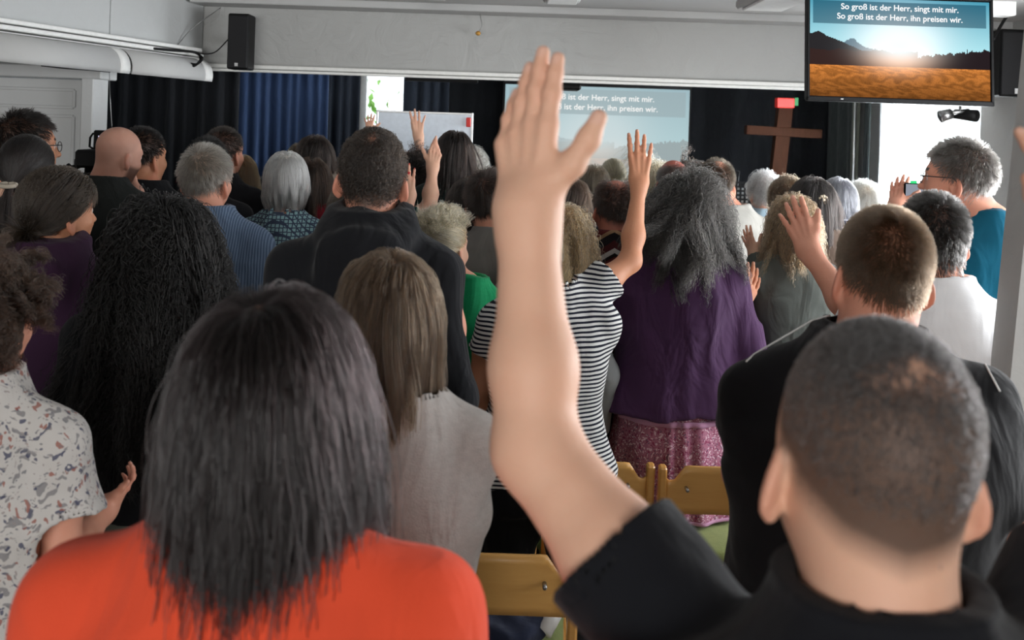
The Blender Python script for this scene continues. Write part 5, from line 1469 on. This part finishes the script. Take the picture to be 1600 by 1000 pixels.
person('woman with bobbed brown-grey hair right of the blond woman with the hair stick', 733, 280, 360.2, fem=True, sh=.36, hair=H('bob', (70, 58, 50), (44, 36, 32), n=3800, L=.17), top=T((150, 145, 138)), bxp=740)
p26 = person('man with short brown hair and plain grey shirt left of the big raised forearm', 764, 268, 392.6, sh=.44, hyaw=20, skin=PINK, hair=H('short', (66, 50, 42), (40, 30, 26), n=4600, L=.04, nape=-.068), top=T((128, 124, 120), grow=.022, wr=.007), bxp=770)
person('person with dark curly hair and bare forearm raised, spread hand with a ring', 633, 318, 321.9, fem=True, hair=H('short', (70, 52, 40), n=2200), top=T((40, 90, 84)),
    armR=dict(S=(640, 350, 0), E=(671, 322, .02), W=(676, 262, .12), T=(684, 211, .12), N=(0, 1, 0), f=dict(ang=(-12, 0, 14, 24)), th=(32, 0, .2), fat=1.0))
person('woman with long brown hair and striped shirt right of the big raised forearm', 892, 282, 335.0, fem=True, sh=.38, hair=H('long', (92, 68, 50), (60, 42, 32), n=3400, L=.22), top=T((35, 36, 46), 'stripes', ((215, 215, 215), .022, .5)), bxp=898)
p32 = person('balding man in brown, red and cream striped sweater', 962, 279, 381.1, sh=.42, hyaw=-12, skin=lin((170, 110, 92)), hair=H('short', (84, 62, 52), (48, 38, 34), n=5000, L=.02, bald=((0.0, -.02, .11), (.045, .06, .04), .4)),
    top=T((40, 22, 24), 'bands', [(.030, (28, 24, 26)), (.016, (150, 120, 90)), (.030, (92, 34, 32)), (.014, (30, 24, 26)), (.018, (178, 172, 168)), (.026, (70, 26, 28))], 'long', neck='high', fold=.2, grow=.022), bxp=955)
p36b = person('woman with wavy blonde hair and grey top, partly hidden by the big raised forearm', 882, 316, 425.1, fem=True, sh=.38, hair=H('curly', (216, 168, 116), (134, 96, 62), n=5200, L=.27, curl=.007, clump_dir=.1, vol=(.001, .013)), top=T((120, 122, 122), sleeve='long'), bxp=856, armL='down', armR='down')
p40 = person('woman with light brown tousled hair and grey-green top behind the raised open hand', 1243, 303, 396, fem=True, sh=.42, hair=H('curly', (184, 142, 100), (120, 92, 66), n=6000, L=.25, curl=.006, vol=(.001, .014), frizz=.09, clump_dir=.12), top=T((84, 88, 84), sleeve='long', grow=.024), bxp=1240,
    armL=dict(E=(1190, 455, .0), W=(1181, 400, .12), T=(1160, 352, .16), N=(.8, .5, 0), f=dict(curl=(.1, .1, .1, .1))))
p41 = person('woman with straight dark hair and a pale flower clip in ribbed brown sweater', 1271, 281, 372.0, fem=True, sh=.36, hair=H('long', (48, 40, 37), (30, 25, 23), n=5600, L=.27), top=T((104, 88, 78), 'ribbed', None, 'long'), bxp=1283)
p46 = person('tall grey-bearded man in teal shirt with glasses, standing at the right', 1504, 220, 496.0, sh=.44, hyaw=-58, skin=lin((214, 156, 132)), hair=H('short', (128, 122, 116), (84, 80, 76), n=8000, L=.026, lift=.25, vol=(.001,.006)), beard=(170, 160, 150), top=T((14, 92, 118), grow=.024, wr=.006, neck='crew', ncut=.02), bxp=1546,
    armL=dict(E=(1452, 420, .15), W=(1400, 325, .45), T=(1408, 268, .5), N=(.6, .8, 0), f=dict(ang=(4, 1, -3, -7)), th=(40, 0, .1)),
    armR=dict(E=(1500, 420, .25), W=(1462, 330, .42), T=(1455, 288, .44), N=(-.6, .8, 0), f=dict(curl=(.7, .7, .7, .7)), th=(20, 0, .3)))
p36 = person('woman with thick dark grey wavy hair, purple cardigan and floral skirt', 1068, 289, 413.8, fem=True, sh=.47, skin=TAN, hair=H('curly', (80, 76, 72), (36, 34, 33), n=12000, L=.30, curl=.008, vol=(.001, .042), rough=.5, r=.0009, part=-.01, lvar=.2), hide_low=True,
    top=T((66, 40, 72), sleeve='three', mat='purple_knit', grow=.040, flare=.05, hem=.86, wr=.009, sr=.034, neck='wide', fold=.5),
    low=dict(kind='skirt', hem=.50, waist=1.05, m=cloth('floral_skirt', (150, 96, 116), 'floral', ((85, .33, (205, 180, 190), 1.0), (70, .30, (120, 34, 70), 1.0), (95, .24, (70, 60, 84), 1.0)), .4, .1)),
    armR=dict(E=(1168, 560, -.04), W=(1158, 484, .0), T=(1187, 410, .03), N=(-.5, .85, 0), f=dict(ang=(6, 1, -4, -10)), th=(-5, 0, .1)), 
    armL=dict(E=(958, 500, .0), W=(944, 425, .25), T=(938, 384, .30), N=(.6, .8, 0), f=dict(ang=(6, 1, -4, -8)), th=(10, 0, .1)), bxp=1058)
p27 = person('blond woman with pinned-up hair, hair stick, silver earring and green shirt', 693, 326, 453.5, fem=True, sh=.40, hyaw=32, skin=PALE, hair=H('bun', (250, 218, 168), (190, 150, 102), n=7000, L=.15, target=(-.02, -.085, .06), tail=(-.0, -.25, 1.0), tailspread=.75, frizz=.06, vol=(.002, .012), topt=.03, extra=dict(flow='up', L=.060, n=2200, nape=.045, lift=.05, clump=.5, curl=.011, cwl=.05, grav=.15, frizz=.10, lvar=.3, pname='hair_tuft')), top=T((26, 150, 96), 'melange', None, mat='green_cotton', grow=.026, wr=.008), bxp=730,
    armR=None)
p28 = person('woman in black and white striped shirt, slim arm raised, head hidden behind the big forearm', 832, 332, 494.9, fem=True, sh=.41, skin=TAN, hair=H('bob', (140, 110, 78), (100, 76, 52), n=3000, L=.13), bxp=857,
    top=T((24, 28, 44), 'stripes', ((222, 222, 220), .0132, .46), mat='striped_jersey', grow=.026, hem=.80, wr=.006, sfrac=.5, ncut=.0, neck='wide', flare=.03), low=dict(m=BLACKT),
    armR=dict(S=(915, 465, 0), E=(985, 408, .1), W=(999, 287, .22), T=(999, 199, .25), N=(0, 1, 0), f=dict(ang=(3, -2, -5, -11), curl=(.12, .1, .12, .15)), th=(-17, 0, .1), ra=(.048, .042, .034, .034, .0225), fat=.92),
    armL=dict(S=(776, 498, 0), E=(746, 606, -.02), W=(760, 690, .12), T=(775, 735, .2), N=(1, 0, 0)))
p45 = person('man with short grey-black hair in bright white t-shirt at the right', 1461, 303, 575.0, sh=.44, skin=PINK, hair=H('short', (46, 42, 40), (84, 82, 80), n=9000, L=.018, vol=(.001,.006), lift=.2, neck=1.08), top=T((238, 238, 240), grow=.022, mat='white_cotton', ncut=.02), bxp=1462, wide=1.02,
    armL=dict(E=(1345, 505, .05), W=(1263, 392, .2), T=(1232, 303, .26), N=(.35, .93, 0), f=dict(ang=(2, -1, -5, -16)), th=(24, 0, .2)))
p7 = person('girl with brown tied hair in dark purple hoodie at the left', 90, 266, 542.0, fem=True, sh=.46, hyaw=38, skin=TAN, hair=H('bun', (88, 72, 56), (58, 46, 36), n=9000, L=.16, target=(0, -.088, -.055), tail=(0, -.1, -.8), tailspread=.8, frizz=.09, jit=.2, vol=(.004, .028), topt=.014), top=T((58, 34, 58), sleeve='long', neck='hood', grow=.03, hem=.80, mat='plum_fleece', wr=.008), bxp=85)
p6 = person('woman with very long black curly hair, black top and grey trousers', 258, 320, 587.0, fem=True, sh=.40, skin=BROWN, hair=H('curly', (22, 19, 19), (10, 9, 9), n=17000, L=.56, seg=30, curl=.010, cwl=.032, vol=(.002, .034), frizz=.08, clump_dir=.12, r=.0009, clumps=260, lvar=.2), top=T((19, 20, 23), sleeve='long', hem=.86, mat='black_knit'), bxp=232,
    low=dict(m=cloth('grey_green_trousers', (112, 116, 106)), vox=.012))
p5 = person('tall man with tousled dark brown hair and black hoodie, centre left', 588, 196, 622.0, sh=.43, hroll=3, skin=PINK, hair=H('short', (74, 58, 46), (34, 26, 21), n=18000, L=.062, lift=.28, grav=.38, curl=.004, r=.0006, vol=(.001,.008), clumps=420, clump=.5, clump_dir=.25, neck=.95, nape=-.088, bald=((.0, -.055, .108), (.012, .014, .02), .9), topt=.012), top=T((24, 25, 29), sleeve='long', neck='hood', grow=.032, mat='black_fleece', wr=.010, fold=.5), bxp=579)
p44 = person('broad man with shaved brown hair in black polo with thin white shoulder piping', 1388, 326, 800.0, sh=.53, wide=1.16, hroll=4, hpitch=-4, kh=1.04, skin=PINK, hair=H('buzz', (128, 102, 78), (80, 62, 48), n=26000, scalp=.4, L=.011, r=.00045, nape=-.056, mask=.75, bald=((.01, .03, .118), (.045, .05, .03), .8), neck=1.18), top=T((17, 17, 20), neck='polo', grow=.024, mat='polo_pique', sfrac=.66, wr=.007), bxp=1345,
    armL=dict(S=(1222, 592, 0), E=(1163, 738, .0), W=(1290, 770, .2), T=(1350, 740, .3), N=(1, 0, 0)))
p3 = person('woman with curly brown hair and white floral print blouse, cut by the left edge', -32, 404, 790.0, fem=True, sh=.40, hyaw=22, skin=PINK, hair=H('curly', (96, 66, 48), (50, 36, 28), n=13000, L=.10, lift=.5, curl=.008, cwl=.03, vol=(.002, .014), frizz=.10, clumps=260), bxp=-22,
    top=T((196, 192, 188), 'floral', ((22, .27, (128, 126, 128), 2.2), (31, .21, (62, 66, 92), 1.5), (38, .19, (150, 92, 80), 1.0), (44, .20, (120, 120, 124), 2.6), (60, .20, (150, 140, 138), 1.6)), mat='floral_print', grow=.022, sfrac=.60, cuffw=1.9, sr=.022, hem=.82, wr=.006),
    armR=dict(S=(88, 690, 0), E=(98, 885, -.03), W=(163, 795, .20), T=(232, 728, .26), N=(-.3, .2, .9), f=dict(curl=(.35, .4, .4, .45)), th=(30, 0, .2)))
p4 = person('woman with straight shoulder-length brown hair in cream knit sweater', 611, 398, 850.0, fem=True, sh=.350, skin=TAN, hair=H('long', (138, 106, 78), (72, 54, 40), n=16000, L=.30, curl=.004, cwl=.16, seg=18, r=.00055, lvar=.12, vol=(.001, .016), frizz=.03, clump_dir=.05), bxp=622,
    top=T((214, 208, 204), 'melange', None, 'long', mat='cream_knit', grow=.020, hem=.72, wr=.008, ncut=-.01, neck='wide', fold=.6, knit=.5, sr=.016, flare=.02),
    armR=dict(S=(698, 695, 0), E=(712, 800, -.03), W=(700, 862, .2), T=(660, 870, .3), N=(-1, 0, .2)))
p2 = person('near woman with long straight dark hair and orange-red top', 428, 462, 1400.0, fem=True, sh=.46, hyaw=12, skin=TAN, hair=H('long', (56, 43, 43), (26, 20, 21), n=36000, L=.74, curl=.006, cwl=.22, seg=24, r=.00042, vol=(.001, .016), frizz=.02, clumps=520, clump=.5, clump_dir=.05, rough=.22, lvar=.2, part=-.01), bxp=400,
    top=T((222, 78, 48), mat='orange_jersey', grow=.024, wr=.006, ncut=-.02, neck='wide', fold=.25))
p1 = person('near man with greying short dark hair in black t-shirt, both arms raised', 1388, 490, 1850, sh=.46, hroll=4, hpitch=-2, skin=FAIR, kh=1.0, hair=H('short', (62, 56, 54), (118, 114, 114), n=50000, scalp=.30, L=.030, seg=6, r=.00045, lift=.35, clumps=1500, clump=.55, bald=((.002, -.072, .080), (.030, .016, .018), .6), nape=-.066, mask=.85, neck=1.0), bxp=1355,
    top=T((16, 17, 22), mat='black_jersey', grow=.022, vox=.0050, wr=.004, sfrac=.50, sr=.020, cuffw=1.15, fold=.3),
    armL=dict(S=(1090, 1040, .06), E=(838, 700, .19), W=(824, 328, .27), T=(822, 74, .31), N=(.60, .80, 0), f=dict(ang=(9, 8, 9, 10), curl=(.03, .03, .05, .08)), th=(46, 18, .25), ra=(.056, .050, .0435, .0425, .0325), fat=1.12),
    armR=dict(S=(1650, 1040, .03), E=(1765, 760, .12), W=(1700, 420, .2), T=(1640, 172, .24), N=(-.3, .95, 0), f=dict(ang=(4, 1, -3, -12)), th=(-10, 0, .9), ra=(.056, .050, .0435, .0425, .031)))

# ------------------------------------------------------------------ worn details
M_FRAME = plain('glasses_frame', (30, 30, 34), 0.4); M_SILV = plain('silver', (215, 215, 218), 0.2, 1.0)
glasses(p46, M_FRAME); glasses(p9, M_FRAME)
q = MB().tube([hp2w(p27, (-.060, -.135, .050)), hp2w(p27, (.0, -.140, .025)), hp2w(p27, (.05, -.130, .006)), hp2w(p27, (.065, -.127, .000))], [.003, .005, .008, .010], 10).build('hair_stick', plain('dark_wood', (66, 46, 28), .4), p27['ob'])
MB().tube([hp2w(p27, (.087, .0, -.040)), hp2w(p27, (.090, -.002, -.052)), hp2w(p27, (.091, -.004, -.078))], [.003, .004, .003], 8).build('earring', M_SILV, p27['ob'])
b = MB(); ctr = hp2w(p41, (.010, -.118, .045)); rr_ = np.random.default_rng(4)
for k in range(9):
    a = k * .7; c = ctr + np.array((math.cos(a) * .014, -.006, math.sin(a) * .014)); b.tube([c + np.array((0, .004, 0)), c - np.array((0, .006, 0))], [.009, .006], 8)
b.tube([ctr + np.array((0, 0, 0)), ctr - np.array((0, .016, 0))], [.010, .006], 10)
b.build('flower_clip', plain('pale_felt', (196, 182, 160), .8), p41['ob'])
c8 = p8['C'] + p8['R'] @ (np.array((0, -.120, -.035)) * p8['kh'])
MB().tube([c8 + np.array((.024 * math.cos(a), .012 * math.sin(a) - .005, .004 * math.sin(a))) for a in np.linspace(0, 6.28, 17)], .007, 8).build('hair_tie', plain('beige_elastic', (170, 160, 145), .8), p8['ob'])
# clip at the temple of the near woman
MB().tube([hp2w(p2, (.080, .03, .035)), hp2w(p2, (.094, .015, .028)), hp2w(p2, (.094, -.01, .024))], .003, 8).build('hair_clip', plain('grey_green_plastic', (90, 110, 105), .4), p2['ob'])
# white piping sewn along the shoulder seams of the polo: laid on the cloth surface
from mathutils.bvhtree import BVHTree
def seam(p, pix, name, r, mat):
    me = p['garment'].data; bvh = BVHTree.FromPolygons([v.co for v in me.vertices], [tuple(q.vertices) for q in me.polygons])
    o_ = Vector((0, 0, CAMZ)) - Vector(p['root']); pts = []
    for i in range(len(pix) - 1):
        for t in np.linspace(0, 1, 7)[:(-1 if i < len(pix) - 2 else None)]:
            q = W(pix[i][0] * (1 - t) + pix[i + 1][0] * t, pix[i][1] * (1 - t) + pix[i + 1][1] * t, 1.0)
            h, n_, _, _ = bvh.ray_cast(o_, (Vector(q) - Vector((0, 0, CAMZ))).normalized())
            if h is not None: pts.append(np.array(h + n_ * 0.001))
    if len(pts) > 3: MB().tube(pts, r, 6).build(name, mat, p['ob'])
seam(p44, [(1166, 566), (1205, 530), (1250, 508), (1305, 490)], 'piping', .0019, M_WHITE)
seam(p44, [(1440, 496), (1490, 520), (1535, 562), (1562, 612)], 'piping', .0019, M_WHITE)
# phone held up by the teal man, lace trims of the skirt
a = W(1438, 296, p46['d'] + .40) - p46['root']
ph = empty('phone', W(1436, 298, p46['d'] + .45), 'dark phone with a small green light held up before the bright window', 'phone')
bx('phone_case', (0, 0, 0), (.110, .010, .055), M_BLACK, ph, .004); bx('phone_screen', (0, -.0056, 0), (.100, .001, .046), solid_emit('phone_screen', (.35, .38, .45), .8), ph)
bx('green_light', (-.022, -.003, .031), (.022, .008, .010), solid_emit('green_light', (.05, .8, .25), 1.0), ph)
Bp_ = p36['B']
def skirt_ring(z0, z1, name):
    G = []
    for z in np.linspace(z0, z1, 3):
        t = min(1, max(0, (1.05 - z) / (1.05 - .50))); row = []
        for a in np.linspace(-math.pi, math.pi, 121):
            r = 0.15 * 1.175 + 0.085 * t ** .8 + math.sin(a * 15 + 2 * math.sin(a * 4)) * (.002 + .010 * t) + .004
            f = r / math.hypot(math.sin(a), math.cos(a) * 1.25)
            # same outline as the skirt: hypot(x, 1.25 y) = r
            an = math.atan2(math.sin(a), math.cos(a)); row.append(Bp_(math.sin(a) * f, math.cos(a) * f, z))
        G.append(row)
    MB().sheet(np.array(G), .002).build(name, cloth('pink_lace', (176, 130, 160), None, None, .1, .6), p36['ob'])
skirt_ring(.835, .855, 'lace_band'); skirt_ring(.500, .512, 'lace_band')
print('SCRIPT', round(time.time() - T0, 1))
